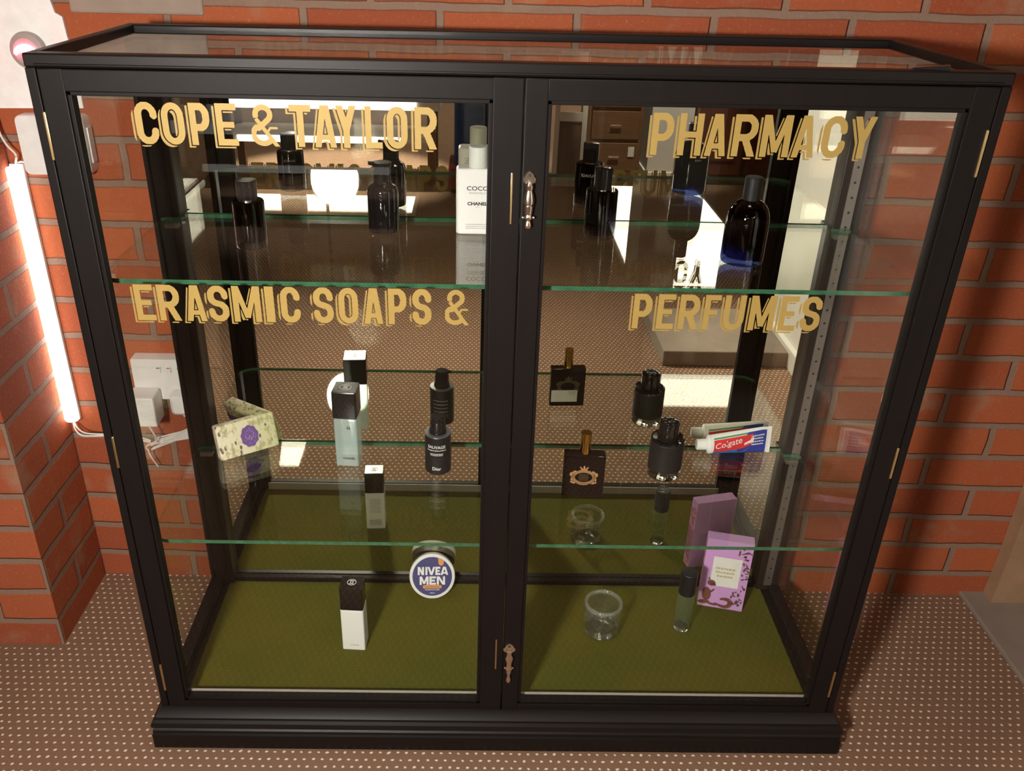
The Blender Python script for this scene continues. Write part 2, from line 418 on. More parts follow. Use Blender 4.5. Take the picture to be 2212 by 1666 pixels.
def sign_line(letters, z, H, y, xoff=0.0):
    """letters: (char, x0, x1) in metres, x0 including the drop shadow"""
    bm = B(); sh = .0040 / H; gap = .0014 / H
    for ch, a, b in letters:
        w = (b - a) / H - sh
        t = min(.158, w * .36) if ch != 'I' else w
        f = letter_field(ch, w, t)
        fn = lambda u, v, a=a: Vector((a + xoff + (u + sh) * H, y, z + v * H))
        march(bm, f, -.01, w + .02, -.01, 1.02, .014, fn, 0)
        if ch != '&':
            f2 = lambda u, v, f=f: max(f(u + sh, v + sh * .8), gap - f(u, v))
            march(bm, f2, -sh - .01, w + .02, -sh - .02, 1.0, .014, fn, 1)
    return bm

# ------------------------------------------------------------------ the setting
WALLROT = math.atan(-0.021); WY0 = .4331
def wy(x): return WY0 - .021 * x
BRICK = M_brick('red stretcher bond brick', 0, .21575, .0623)
BRICK_F = M_brick('red brick pier front', 0, -.873, .0623)
BRICK_S = M_brick('red brick pier side', 1, .2313, .0623)
BUFF = M_plain('buff stone', (.34, .26, .21), .85, 0, .2, .2, 18)
STONE = M_plain('brown plastered stone', (.36, .215, .125), .9, 0, .2, .35, 14)
SLAB = M_plain('grey stone slab', (.27, .215, .175), .85, 0, .2, .25, 12)
PAINT = M_plain('white painted wall', (.80, .78, .73), .7, 0, .3, .04, 6)
CREAM = M_plain('brown papered wall', (.20, .14, .10), .8, 0, .3, .1, 6)
CEILM = M_plain('tan ceiling boards', (.30, .24, .17), .85, 0, .2, .04, 4)

bm = B(); box(bm, -5, 5, -6.5, 1.2, -.1, 0); struct('floor', bm, M_carpet('brown carpet with cream flecks'))
bm = B(); box(bm, -3, 3.5, 0, .25, 0, 2.6); struct('wall_back', bm, BRICK, (0, WY0, 0), (0, 0, WALLROT))
bm = B(); box(bm, -2.2, -.873, .2313, .47, 0, 2.6)
for f in bm.faces: f.material_index = 1 if abs(f.normal.x) > .5 else 0
struct('wall_left', bm, [BRICK_F, BRICK_S])
bm = B(); box(bm, -5, 5, -6.5, 1.2, 2.6, 2.7); struct('ceiling', bm, CEILM)
bm = B(); box(bm, -5, 5, -6.6, -6.5, 0, 2.6); struct('wall_rear', bm, CREAM)
bm = B(); box(bm, -5.1, -5, -6.5, 1.2, 0, 2.6); struct('wall_far_left', bm, CREAM)
bm = B(); box(bm, 5, 5.1, -6.5, 1.2, 0, 2.6); struct('wall_far_right', bm, CREAM)
bm = B(); box(bm, 1.02, 1.12, -1.30, -.62, .0, 2.6); box(bm, 1.0, 1.02, -1.31, -.62, 0, .07, .003)
struct('wall_right', bm, PAINT)
bm = B(); box(bm, -.7155, -.4985, 0, .03, 1.166, 1.236, .004)
struct('trim_1', bm, BUFF, (0, WY0 - .004, 0), (0, 0, WALLROT))
bm = B()
loft(bm, [[(1.088 + (.012 if z < .5 else -.03) * 0 + .004 * math.sin(z * 9), .375, z), (1.7, .365, z), (1.7, .62, z), (1.094 + .004 * math.sin(z * 7), .62, z)] for z in [.012 + k * .12 for k in range(12)]])
struct('trim_2', bm, STONE)
bm = B(); box(bm, 1.037, 2.4, -.45, .62, 0, .012, .003); struct('trim_3', bm, SLAB)
bm = B(); box(bm, .58, 1.0, -1.24, -.86, 0, .055, .004); struct('trim_4', bm, SLAB)

# ------------------------------------------------------------------ the cabinet
cab = thing('display_cabinet', 'black wooden glazed display cabinet with gold sign lettering standing on the carpet', 'cabinet', (0, 0, 0))
HW, ZT, ZP, YB, YM = .590, 1.1617, .0864, .355, .342
bm = B()
prof = [(.0165, .0), (.0185, .003), (.0185, .034), (.0150, .036), (.0150, .0375), (.0172, .040), (.0165, .0435), (.0135, .046), (.0135, .048),
        (.0172, .0505), (.0182, .0555), (.0165, .061), (.0115, .0645), (.0110, .069), (.0090, .0715), (.0035, .079), (.0005, .0864)]
loft(bm, [[(-HW - o, -o, z), (HW + o, -o, z), (HW + o, YB, z), (-HW - o, YB, z)] for o, z in prof])
obj('plinth', bm, WOODX, cab, smooth=25)
bm = B(); box(bm, -.585, .585, .004, .352, .0864 - .02, .0865)
for x in (-1, 1): box(bm, min(x * .566, x * .590), max(x * .566, x * .590), .004, .352, .078, .100, .002)
box(bm, -.566, .566, .328, .342, .080, .097, .0025); box(bm, -.566, .566, .331, .342, .0865, .091, .002)
obj('base_frame', bm, WOODX, cab)
bm = B(); box(bm, -.545, .545, .0185, .0225, .0872, .1060, .001); obj('inner_rail_strip', bm, M_plain('grey inner rail', (.40, .36, .33), .9), cab, label='grey strip inside the door bottom edge')  # grey inner face of the door bottom rail, built as a thin strip
bm = B(); box(bm, -.552, .552, .006, .330, .0865, .0872); obj('baize_lining', bm, FELT, cab, label='olive green baize lining the cabinet floor')
for s in (-1, 1):
    a, b = sorted((s * .5775, s * HW)); bm = B(); box(bm, a, b, 0, .030, ZP, 1.1455, .0015); obj('front_post', bm, WOOD, cab)
    a, b = sorted((s * .543, s * HW)); bm = B(); box(bm, a, b, .322, YB, ZP, 1.1455, .002); obj('rear_post', bm, WOODIN, cab)
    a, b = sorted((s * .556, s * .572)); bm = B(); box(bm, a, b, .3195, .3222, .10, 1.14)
    st = obj('shelf_strip', bm, STEEL if s > 0 else WOODIN, cab, label='slotted steel shelf support strip' if s > 0 else 'shelf support strip coloured dark for shade')  # left strip takes the dark wood colour to stand for its shade
    bm = B()
    for k in range(41):
        z = .12 + k * .025
        poly(bm, lambda u, v, z=z, s=s: Vector((s * .5640 + u, .3192, z + v)), ellipse(0, 0, .0022, .0022, n=10))
    obj('slot_holes', bm, INK, st)
    a, b = sorted((s * .5785, s * .5825)); bm = B(); box(bm, a, b, .030, .322, .099, 1.1455); obj('side_glass', bm, PANE, cab)
bm = B()
box(bm, -HW, HW, 0, .020, 1.1457, ZT, .002); box(bm, -HW, HW, .334, YB, 1.1457, ZT, .002)
box(bm, -HW, -HW + .014, .0195, .3345, 1.1457, ZT, .002); box(bm, HW - .014, HW, .0195, .3345, 1.1457, ZT, .002)
box(bm, -HW + .012, HW - .012, -.0012, .010, 1.1475, 1.1505, .001)
obj('top_frame', bm, WOODX, cab)
bm = B(); box(bm, -.578, .578, .018, .336, 1.1510, 1.1550); obj('top_glass', bm, M_pane('dusty top glass', (.95, .95, .93), 1.52), cab)
bm = B(); box(bm, -.5435, .5435, YM, .3445, .097, 1.1457); obj('back_mirror', bm, MIRROR, cab)
bm = B(); box(bm, -.5435, .5435, .3446, YB, .0866, 1.1457); obj('back_board', bm, WOODIN, cab)
Z1, Z2, ZB = .8674, .4225, .0872
def shelf(z, t=.0065):
    bm = B()
    x0, x1, y0, y1 = -.572, .572, .035, .3385; r = .034; ch = .024
    lp = []
    for k in range(9):
        a = math.radians(180 + 90 * k / 8); lp.append((x0 + r + r * math.cos(a), y0 + r + r * math.sin(a)))
    for k in range(9):
        a = math.radians(270 + 90 * k / 8); lp.append((x1 - r + r * math.cos(a), y0 + r + r * math.sin(a)))
    lp += [(x1, .3120), (.5640, .3180), (.5405, .3180), (.5405, y1), (-.5405, y1), (-.5405, .3180), (-.5640, .3180), (x0, .3120)]
    loft(bm, [[(x, y, z - t) for x, y in lp], [(x, y, z) for x, y in lp]])
    bm.normal_update()
    for f in bm.faces: f.material_index = 0 if abs(f.normal.z) > .5 or abs(f.normal.x) > .9 else 1
    return obj('glass_shelf', bm, [SHELF, EDGE], cab, smooth=0)
shelf(Z1, .0065); shelf(Z2, .0065)
for zs in (Z1, Z2):
    for s in (-1, 1):
        a, b = sorted((s * .5435, s * .567)); bm = B(); box(bm, a, b, .305, .3192, zs - .0155, zs - .0067, .0015); obj('shelf_clip', bm, STEEL, cab)
ROWS = [
 (0, 1.0575, .0505, [('C', -.4744, -.4432), ('O', -.4422, -.4110), ('P', -.4081, -.3797), ('E', -.3759, -.3466), ('&', -.3338, -.2968), ('T', -.2864, -.2561), ('A', -.2570, -.2259), ('Y', -.2300, -.2006), ('L', -.1943, -.1695), ('O', -.1678, -.1384), ('R', -.1338, -.1024)]),
 (0, .8200, .0520, [('E', -.5141, -.4849), ('R', -.4835, -.4504), ('A', -.4473, -.4160), ('S', -.4165, -.3850), ('M', -.3832, -.3419), ('I', -.3394, -.3235), ('C', -.3189, -.2886), ('S', -.2748, -.2439), ('O', -.2408, -.2104), ('A', -.2068, -.1770), ('P', -.1737, -.1450), ('S', -.1412, -.1114), ('&', -.0970, -.0610)]),
 (1, 1.0560, .0510, [('P', .1582, .1890), ('H', .1916, .2250), ('A', .2256, .2560), ('R', .2592, .2929), ('M', .2946, .3345), ('A', .3342, .3660), ('C', .3696, .4030), ('Y', .4055, .4380)]),
 (1, .8195, .0510, [('P', .1585, .1880), ('E', .1913, .2190), ('R', .2212, .2530), ('F', .2550, .2805), ('U', .2821, .3145), ('M', .3176, .3560), ('E', .3588, .3860), ('S', .3880, .4190)]),
]
HZ = ((1.037, 1.0955), (.584, .638), (.128, .188))
for i, (xa, xb, oa, ob) in enumerate(((-.5755, .0028, -.5455, -.0345), (.0042, .5755, .0325, .5440))):
    bm = B(); y0, y1, zt, zb, ot, ow = -.0025, .018, 1.1452, .0868, 1.1190, .1010
    box(bm, xa, oa, y0, y1, zb, zt, .0015); box(bm, ob, xb, y0, y1, zb, zt, .0015)
    box(bm, oa - .001, ob + .001, y0 + .0003, y1, ot, zt - .0003, .0012); box(bm, oa - .001, ob + .001, y0 + .0003, y1, zb + .0003, ow, .0012)
    m_ = .0045
    for a, b, c, d in ((oa, oa + m_, ow, ot), (ob - m_, ob, ow, ot), (oa, ob, ot - m_, ot), (oa, ob, ow, ow + m_)):
        box(bm, a - .0005, b + .0005, .0005, y1 - .002, c - .0005, d + .0005, .001)
    door = obj('door', bm, WOOD, cab)
    bm = B(); box(bm, oa - .0003, ob + .0003, .0040, .0075, ow, ot); obj('door_glass', bm, PANE, door)
    for k, z, H, let in ROWS:
        if k == i: obj('gold_lettering', sign_line(let, z, H, .0036), [GOLDLEAF, GOLDSHADE], door, smooth=0)
    hx = -.5757 if i == 0 else .5722
    for za, zz in HZ:
        bm = B(); box(bm, hx - .0022, hx + .0022, -.0050, -.0005, za, zz, .0012); obj('hinge', bm, BRASS, door, label='thin brass hinge knuckle')
    if i == 0:
        for xx, za, zz in ((-.0085, .966, 1.032), (-.0085, .186, .252)):
            bm = B(); box(bm, xx - .0013, xx + .0013, -.0040, -.0020, za, zz, .0005); obj('lock_plate', bm, BRASS, door, label='narrow brass lock strip')
    else:
        for z0, hh, kind in ((.9615, .072, 0), (.1605, .094, 1)):
            bm = B()
            if kind == 0:
                pr = [(.0002, 0), (.0036, .0015), (.0048, .005), (.0040, .009), (.0030, .011), (.0052, .0135), (.0058, .016), (.0045, .019), (.0054, .022), (.0060, .030), (.0052, .0315), (.0068, .033), (.0072, .038), (.0058, .045), (.0042, .050), (.0052, .053), (.0054, .056), (.0040, .0585), (.0030, .061)]
            else:
                pr = [(.0002, 0), (.0034, .0015), (.0045, .006), (.0034, .011), (.0022, .015), (.0034, .020), (.0048, .025), (.0050, .029), (.0066, .032), (.0060, .035), (.0044, .039), (.0048, .046), (.0066, .051), (.0070, .056), (.0054, .060), (.0040, .064), (.0042, .070)]
            lathe(bm, pr, 24, 0, (.0137, -.0088, z0), 'z', False, True, None, 1.0, .72)
            zt_ = z0 + (.061 if kind == 0 else .070)
            pl = [(-.004, -.012), (-.0035, -.004), (-.0075, -.001), (-.0082, .003), (-.0058, .0055), (-.0046, .009), (0, .0125), (.0046, .009), (.0058, .0055), (.0082, .003), (.0075, -.001), (.0035, -.004), (.004, -.012)]
            sc_ = 1.0 if kind == 0 else 1.25
            prism_y(bm, [(.0137 + x * sc_, zt_ + z * sc_) for x, z in pl], -.0055, -.0015)
            for s in (-1, 1):
                bmesh.ops.create_uvsphere(bm, u_segments=10, v_segments=8, radius=.0022, matrix=Matrix.Translation((.0137 + s * .0066, -.0075, z0 + (.0150 if kind == 0 else .033))))
                box(bm, .0137 + s * .0030 - .0012, .0137 + s * .0030 + .0012, -.007, -.002, z0 + .02, z0 + .024, .0005)
            h_ = obj('latch_handle', bm, PEWTER, door, label='ornate cast metal latch handle')
            bm = B(); poly(bm, lambda u, v, zt_=zt_, sc_=sc_: Vector((.0137 + u, -.0057, zt_ + .0072 * sc_ + v)), ellipse(0, 0, .0021, .0021, n=14)); obj('screw_hole', bm, INK, h_)

bm = B(); loft(bm, [[(.468, .0085, ZT + .0001), (.470, .0085, ZT + .0001), (.470, .0105, ZT + .0022), (.468, .0105, ZT + .0016)], [(.512, .0060, ZT + .0001), (.514, .0150, ZT + .0001), (.514, .0150, ZT + .0060), (.512, .0065, ZT + .0055)]])
tag(obj('door_wedge', bm, BLACKP, smooth=0), 'small black wedge lying on the cabinet top near its front right corner', 'wedge')
# ------------------------------------------------------------------ top shelf
def item(name, label, cat, x, y, z, rz=0.0, rx=0.0, group=None): return thing(name, label, cat, (x, y, z), (rx, 0, math.radians(rz)), group)
NAVYGLASS = M_gradglass('navy lacquered glass clearing at base', [(.0, (.75, .80, .86)), (.13, (.45, .50, .60)), (.25, (.03, .045, .10)), (.5, (.006, .008, .018)), (1, (.004, .004, .006))], .072)
SMOKEGLASS = M_gradglass('smoky lacquered glass clearing at base', [(.0, (.86, .87, .90)), (.14, (.70, .72, .78)), (.34, (.20, .21, .26)), (.7, (.035, .032, .04)), (1, (.020, .014, .014))], .078)
BLUEGLASS = M_gradglass('dark blue glass lighter at base', [(.0, (.30, .38, .62)), (.12, (.10, .14, .34)), (.4, (.012, .018, .07)), (1, (.004, .004, .010))], .09)
CLEARG = M_glass('clear moulded glass', (.96, .98, .97), 1.45)
BLACKGLASS = M_plain('black glass', (.006, .006, .007), .04, 0, .6, .1, 30, .4)

def bottle_prof(R, h, ease=.003):
    return [(R - ease, 0), (R - ease * .3, ease * .3), (R, ease), (R, h - ease), (R - ease * .3, h - ease * .3), (R - ease, h)]
# ribbed-cap navy bottle
t = item('perfume_bottle', 'dark navy round bottle with ribbed black cap at left of the top shelf', 'perfume bottle', -.3915, .1805, Z1, -6)
bm = B(); lathe(bm, bottle_prof(.0238, .0715), 48); body = obj('bottle_body', bm, NAVYGLASS, t)
bm = B(); lathe(bm, [(.0215, .0115), (.0222, .0135), (.0222, .066), (.021, .069)], 40); obj('perfume', bm, M_plain('dark navy perfume', (.004, .005, .012), .2), body)
bm = B(); lathe(bm, [(.0140, .0735), (.0150, .0745), (.0150, .1000), (.0142, .1015), (.0100, .1019)], 96, 0, rib=(32, -.0006))
for h in (.0815, .0880, .0945): lathe(bm, [(.0146, h - .0006), (.0153, h - .0003), (.0153, h + .0003), (.0146, h + .0006)], 48, 0, cap0=False, cap1=False)
obj('cap', bm, BLACKP, t)
bm = B(); lathe(bm, [(.0125, .0712), (.0125, .0738)], 32); obj('collar', bm, PEWTER, t)
bm = B(); text_bm(bm, 'SAUVAGE', .0042, lambda u, v: Vector((-(.0240) * math.sin(u / .0240), .0240 * math.cos(u / .0240), .055 + v)), .85); obj('print', bm, GREYINK, t)
# black pump bottle
t = item('pump_bottle', 'black glass pump bottle with short spout, left of the white bottle on top shelf', 'bottle', -.2005, .2685, Z1, 10)
bm = B(); lathe(bm, [(.0215, 0), (.0238, .001), (.0246, .004), (.0246, .0635), (.0240, .068), (.0222, .0715), (.0180, .0745), (.0142, .0765), (.0138, .0790)], 48); obj('bottle_body', bm, BLACKGLASS, t)
bm = B(); lathe(bm, [(.0145, .0775), (.0145, .0785), (.0136, .0795), (.0136, .0960), (.0128, .0975), (.0128, .0985)], 36, rib=(24, -.0003)); obj('pump_collar', bm, BLACKP, t)
bm = B(); lathe(bm, [(.0128, .0985), (.0132, .1000), (.0150, .1060), (.0152, .1085), (.0140, .1095)], 36)
loft(bm, [[(-.010, -.004 + y, z) for y, z in ((0, .1040), (.008, .1040), (.008, .1094), (0, .1094))], [(-.0215, -.003 + y, z) for y, z in ((0, .1062), (.006, .1062), (.006, .1106), (0, .1106))]])
obj('pump_head', bm, BLACKP, t)
# white lotion bottle
t = item('lotion_bottle', 'white rectangular lotion bottle with round white cap beside the centre frame', 'bottle', -.0513, .2700, Z1, 0)
PEARL = M_plain('gloss white plastic', (.86, .86, .87), .18, 0, .5, .02)
bm = B(); rbox(bm, .0670, .0330, 0, .1045, .0075, .003); body = obj('bottle_body', bm, PEARL, t)
bm = B(); lathe(bm, [(.0135, .1045), (.0143, .1052), (.0143, .1350), (.0136, .1362), (.010, .1366)], 40); obj('cap', bm, M_plain('pale grey white cap', (.66, .69, .66), .3), t)
bm = B(); yf = -.0165
text_bm(bm, 'COCO', .0068, on_front(yf, .0715), 1.18, bold=.00012); text_bm(bm, 'CHANEL', .0052, on_front(yf, .0480), 1.12, bold=.0003)
obj('print', bm, INK, body)
bm = B(); text_bm(bm, 'MADEMOISELLE', .0029, on_front(yf, .0660), .95); text_bm(bm, 'PARIS', .0018, on_front(yf, .0445), 1.0)
for k in range(3): scribble(bm, on_front(yf, .0165 - .0032 * k), .036, .0013, seed=k)
for k in range(4): scribble(bm, on_back(-yf, .086 - .0036 * k), .046 - .004 * (k % 2), .0015, seed=k + 9)
text_bm(bm, 'CHANEL', .0042, on_back(-yf, .018), 1.1)
obj('fine_print', bm, GREYINK, body)
# smoky bottle
t = item('perfume_bottle', 'smoky round bottle clear at the base with dark cap, right of the centre frame', 'perfume bottle', .1437, .2560, Z1, 4)
bm = B(); lathe(bm, bottle_prof(.0250, .0770), 48); body = obj('bottle_body', bm, SMOKEGLASS, t)
bm = B(); lathe(bm, [(.0232, .0075), (.0236, .009), (.0236, .073), (.022, .075)], 40); obj('perfume', bm, M_gradglass('smoky perfume', [(0, (.75, .76, .82)), (.5, (.30, .30, .36)), (1, (.08, .07, .08))], .075, 1.15), body)
bm = B(); lathe(bm, [(.0130, .0785), (.0138, .0792), (.0138, .1095), (.0132, .1105), (.011, .1108)], 40); obj('cap', bm, M_plain('dark translucent cap', (.014, .013, .015), .08), t)
bm = B(); lathe(bm, [(.0120, .0768), (.0120, .0788)], 32); obj('collar', bm, PEWTER, t)
bm = B(); text_bm(bm, 'SAUVAGE', .0052, lambda u, v: Vector((-.0253 * math.sin(u / .0253 + .1), .0253 * math.cos(u / .0253 + .1), .057 + v)), .92); obj('print', bm, WHITEINK, t)
# domed blue bottle
t = item('perfume_bottle', 'tall dark blue bottle with domed shoulders and black cap at right of the top shelf', 'perfume bottle', .3445, .1500, Z1, 0)
bm = B(); lathe(bm, [(.0270, 0), (.0300, .001), (.0312, .004), (.0312, .0600), (.0308, .0680), (.0292, .0755), (.0262, .0825), (.0215, .0885), (.0160, .0925), (.0128, .0940)], 56); body = obj('bottle_body', bm, BLUEGLASS, t)
bm = B(); lathe(bm, [(.0255, .0095), (.0285, .012), (.0288, .060), (.0280, .072), (.024, .081), (.016, .088)], 40); obj('perfume', bm, M_gradglass('deep blue perfume', [(0, (.30, .36, .65)), (.3, (.05, .07, .20)), (1, (.01, .012, .03))], .088, 1.15), body)
bm = B(); lathe(bm, [(.0118, .0935), (.0124, .0942), (.0126, .1255), (.0120, .1268), (.010, .1272)], 36); obj('cap', bm, BLACKS, t)
bm = B(); scribble(bm, lambda u, v: Vector((-.0315 * math.sin(u / .0315 - .15), .0315 * math.cos(u / .0315 - .15), .064 + v)), .011, .0042, seed=4); obj('print', bm, GREYINK, t)

# ------------------------------------------------------------------ middle shelf
# wrapped soap bar leaning on the mirror
yaw = math.degrees(math.atan2(.3251 - .2645, -.4193 + .513))
t = item('soap_bar', 'paper wrapped soap bar with purple oval label leaning on the mirror', 'soap', -.4662, .2948, Z2, yaw, math.radians(-17))
SOAP = M_soap('botanical printed wrapping paper'); PURP = M_plain('purple label', (.17, .085, .30), .55, 0, .4, .25, 120)
bm = B(); lps = []
for z, i_ in ((0, .004), (.0012, .001), (.004, 0), (.062, 0), (.0652, .0012), (.0662, .004)):
    lps.append([(x, y + .013, z) for x, y in rrect(.112 - 2 * i_, .026 - 2 * i_, .0045)])
loft(bm, lps); wr = obj('wrapper', bm, [SOAP], t)
bm = B(); pts = []
for k in range(40):
    a = 2 * PI * k / 40; rr = 1 + .05 * math.sin(a * 9); pts.append((.0035 + .0165 * rr * math.cos(a), .0335 + .0205 * rr * math.sin(a)))
poly(bm, on_front(0, 0), pts); obj('oval_label', bm, PURP, t, smooth=0)
bm = B()
rs = random.Random(3)
for k in range(34):
    a = rs.uniform(0, 6.28); r_ = rs.uniform(0, .8); x, z = .0035 + .0155 * r_ * math.cos(a), .0335 + .019 * r_ * math.sin(a)
    poly(bm, on_front(0, 0, 0, .0006), ellipse(x, z, .0018, .00035, rs.uniform(.8, 1.6), 6))
for rr, n_ in ((.0075, 30),):
    for k in range(n_):
        a = 2 * PI * k / n_; poly(bm, on_front(0, 0, 0, .0006), ellipse(.0035 + rr * math.cos(a), .036 + rr * 1.2 * math.sin(a), .0006, .0006, 0, 5))
obj('label_ornament', bm, M_plain('lilac print', (.42, .34, .56), .55), t, smooth=0)
bm = B(); fb = lambda u, v: Vector((u, .0263, v)); quad(bm, fb, -.054, .054, .0255, .0415); quad(bm, lambda u, v: Vector((u, .0264, v)), .020, .054, .004, .0255)
obj('seam_label', bm, PURP, t, smooth=0)
# pale blue toner bottle
t = item('toner_bottle', 'tall square pale blue toner bottle with black cap on the middle shelf', 'bottle', -.2803, .2765, Z2, -4)
TONER = M_pane('pale aqua bottle', (.84, .94, .93), 1.45, body=(.70, .86, .86), body_fac=.34)
bm = B(); rbox(bm, .0415, .0415, 0, .0985, .0035, .002); body = obj('bottle_body', bm, TONER, t)
bm = B(); rbox(bm, .0432, .0432, .1000, .1530, .0025, .0012); obj('cap', bm, BLACKP, t)
bm = B(); rbox(bm, .030, .030, .0980, .1005, .003, .0006); obj('collar', bm, TONER, t)
bm = B()
ring = lambda r0, r1, cx: [loft(bm, [[(cx + r * math.cos(2 * PI * k / 24), r * math.sin(2 * PI * k / 24), .1533) for k in range(24)] for r in (r0, r1)], cap0=False, cap1=False)]
ring(.0095, .0105, 0)
for s in (-1, 1):
    pts = [(s * .002 + s * .0042 * math.cos(math.radians(a)) * -1, .0048 * math.sin(math.radians(a))) for a in range(-130, 131, 10)]
    for a, b in zip(pts, pts[1:]):
        d = Vector((b[0] - a[0], b[1] - a[1])).normalized() * .0008
        bm.faces.new([bm.verts.new((x, y, .15335)) for x, y in ((a[0] - d.y, a[1] + d.x), (a[0] + d.y, a[1] - d.x), (b[0] + d.y, b[1] - d.x), (b[0] - d.y, b[1] + d.x))])
obj('cap_emblem', bm, WHITEINK, t, smooth=0)
bm = B(); text_bm(bm, 'CHANEL', .0042, on_front(-.02075, .0155, .004), 1.0, bold=.0002); scribble(bm, on_front(-.02075, .079, .006), .007, .003, seed=5); scribble(bm, on_front(-.02075, .083, .006), .006, .002, seed=6)
obj('print', bm, INK, body)
# black serum pump
t = item('serum_bottle', 'black cylindrical pump bottle with white print beside the left door frame', 'bottle', -.1157, .2535, Z2, 6)
bm = B(); lathe(bm, bottle_prof(.0237, .0780, .002), 48); body = obj('bottle_body', bm, BLACKS, t)
bm = B(); lathe(bm, [(.0237, .0772), (.0232, .0782), (.0160, .0788)], 48, cap0=False, cap1=False); obj('shoulder', bm, M_plain('grey shoulder ring', (.10, .10, .11), .35), t)
bm = B(); lathe(bm, [(.0152, .0782), (.0152, .0840), (.0140, .0850), (.0136, .1000), (.0130, .1010)], 36); obj('pump_collar', bm, BLACKP, t)
bm = B(); lathe(bm, [(.0125, .1010), (.0128, .1090), (.0122, .1110), (.0110, .1118)], 32)
loft(bm, [[(.008, -.004 + y, z) for y, z in ((0, .1065), (.008, .1065), (.008, .1112), (0, .1112))], [(.0190, -.003 + y, z) for y, z in ((0, .1078), (.006, .1078), (.006, .1108), (0, .1108))]])
obj('pump_head', bm, BLACKP, t)
bm = B(); text_bm(bm, 'SAUVAGE', .0060, on_cyl(.0237, .0560, -.18), .92, bold=.00012); text_bm(bm, 'Dior', .0068, on_cyl(.0237, .0105, -.18), .9, bold=.00012)
scribble(bm, on_cyl(.0237, .0510, -.18), .036, .0019, seed=2); scribble(bm, on_cyl(.0237, .0440, -.18), .024, .0018, seed=3); scribble(bm, on_cyl(.0237, .0412, -.18), .022, .0018, seed=8)
obj('print', bm, WHITEINK, body)
bm = B()
for k in range(4): scribble(bm, lambda u, v, k=k: Vector((-.0240 * math.sin(u / .024), .0240 * math.cos(u / .024), .030 + .008 * k + v)), .030, .0022, seed=20 + k)
obj('fine_print', bm, GREYINK, body)
# brown flask with gold cap
t = item('perfume_flask', 'flat rectangular dark brown flask with gold cap and gold crest', 'perfume bottle', .1400, .1785, Z2, -3)
FLASK = M_plain('near black brown glass', (.012, .006, .005), .06, 0, .3, .15, 20)
bm = B(); rbox(bm, .0715, .0210, 0, .0860, .0030, .0018); body = obj('bottle_body', bm, FLASK, t)
bm = B(); lathe(bm, [(.0088, .0862), (.0091, .0868), (.0091, .1235), (.0094, .1245), (.0094, .1256), (.0084, .1264)], 36); obj('cap', bm, GOLDCAP, t)
def crest(fn):
    bm = B(); c = (0, .0415)
    for k in range(44):
        a = 2 * PI * k / 44; x, z = c[0] + .0190 * math.cos(a), c[1] + .0130 * math.sin(a)
        poly(bm, fn, ellipse(x, z, .0030, .0016, a + .7 * (1 if k % 2 else -1), 10))
    for k in range(30):
        a = 2 * PI * k / 30; poly(bm, fn, ellipse(c[0] + .0165 * math.cos(a), c[1] + .0108 * math.sin(a), .0022, .0013, a + 1.57, 8))
    for s in (-1, 1):
        poly(bm, fn, ellipse(s * .0205, c[1] + .0055, .0040, .0046, 0, 14)); poly(bm, fn, ellipse(s * .0165, c[1] + .0105, .0035, .0022, s * -.7, 10))
        poly(bm, fn, ellipse(s * .0185, c[1] - .0110, .0050, .0018, s * .4, 10)); poly(bm, fn, ellipse(s * .0050, c[1] + .0190, .0036, .0013, s * .8, 8))
        poly(bm, fn, ellipse(s * .0200, c[1] - .0030, .0022, .0050, s * .2, 10))
    poly(bm, fn, ellipse(0, c[1] + .0200, .0016, .0040, 0, 10)); poly(bm, fn, ellipse(0, c[1] + .0155, .0060, .0026, 0, 12)); poly(bm, fn, ellipse(0, c[1] - .0135, .0090, .0024, 0, 12))
    return bm
CREST = M_plain('gold printed crest', (.50, .27, .12), .5, .1); CRESTB = M_plain('dull gold printed crest', (.13, .085, .045), .6)
obj('crest', crest(on_front(-.0105, 0, 0, .0003)), CREST, body, smooth=0)
bm = B(); f_ = on_front(-.0105, 0, 0, .0006)
for k in range(5): scribble(bm, on_front(-.0105, .0465 - .0028 * k, 0, .0006), .019 - .002 * abs(k - 2), .0014, seed=30 + k)
obj('crest_print', bm, M_plain('dim gold print', (.17, .10, .05), .6), body, smooth=0)
obj('rear_crest', crest(lambda u, v: Vector((u, .0108, v + .004))), CRESTB, body, smooth=0)
bm = B(); box(bm, -.0335, .0205, .0105, .01095, .0105, .0375, .0002); lab = obj('rear_label', bm, CARD, body, label='white paper label on the back')
bm = B()
for k in range(4): scribble(bm, on_back(.0110, .034 - .0024 * k, .010), .017 - .002 * k, .0011, seed=40 + k)
obj('label_print', bm, GREYINK, lab, smooth=0)
# black sleeved bottle with heavy glass base
t = item('perfume_bottle', 'round black sleeved bottle with thick clear glass base beside the toothpaste', 'perfume bottle', .2966, .2465, Z2, 0)
bm = B(); lathe(bm, [(.0245, 0), (.0285, .0012), (.0302, .005), (.0302, .0165), (.0298, .0180), (.0200, .0165), (.0005, .0155)], 48, cap1=False); body = obj('glass_base', bm, CLEARG, t, label='thick clear glass base')
bm = B(); lathe(bm, [(.0296, .0182), (.0302, .0190), (.0302, .0725), (.0298, .0735)], 48); obj('sleeve', bm, M_plain('matt black leather sleeve', (.012, .010, .011), .55, 0, .4, .3, 300), t)
bm = B(); lathe(bm, [(.0298, .0734), (.0302, .0742), (.0300, .0772), (.0290, .0785), (.0270, .0772), (.0185, .0755)], 48, cap1=False); obj('glass_rim', bm, BLACKGLASS, t)
bm = B(); lathe(bm, [(.0178, .0750), (.0184, .0760), (.0184, .1085), (.0176, .1105), (.0150, .1110)], 60, rib=(6, -.0004))
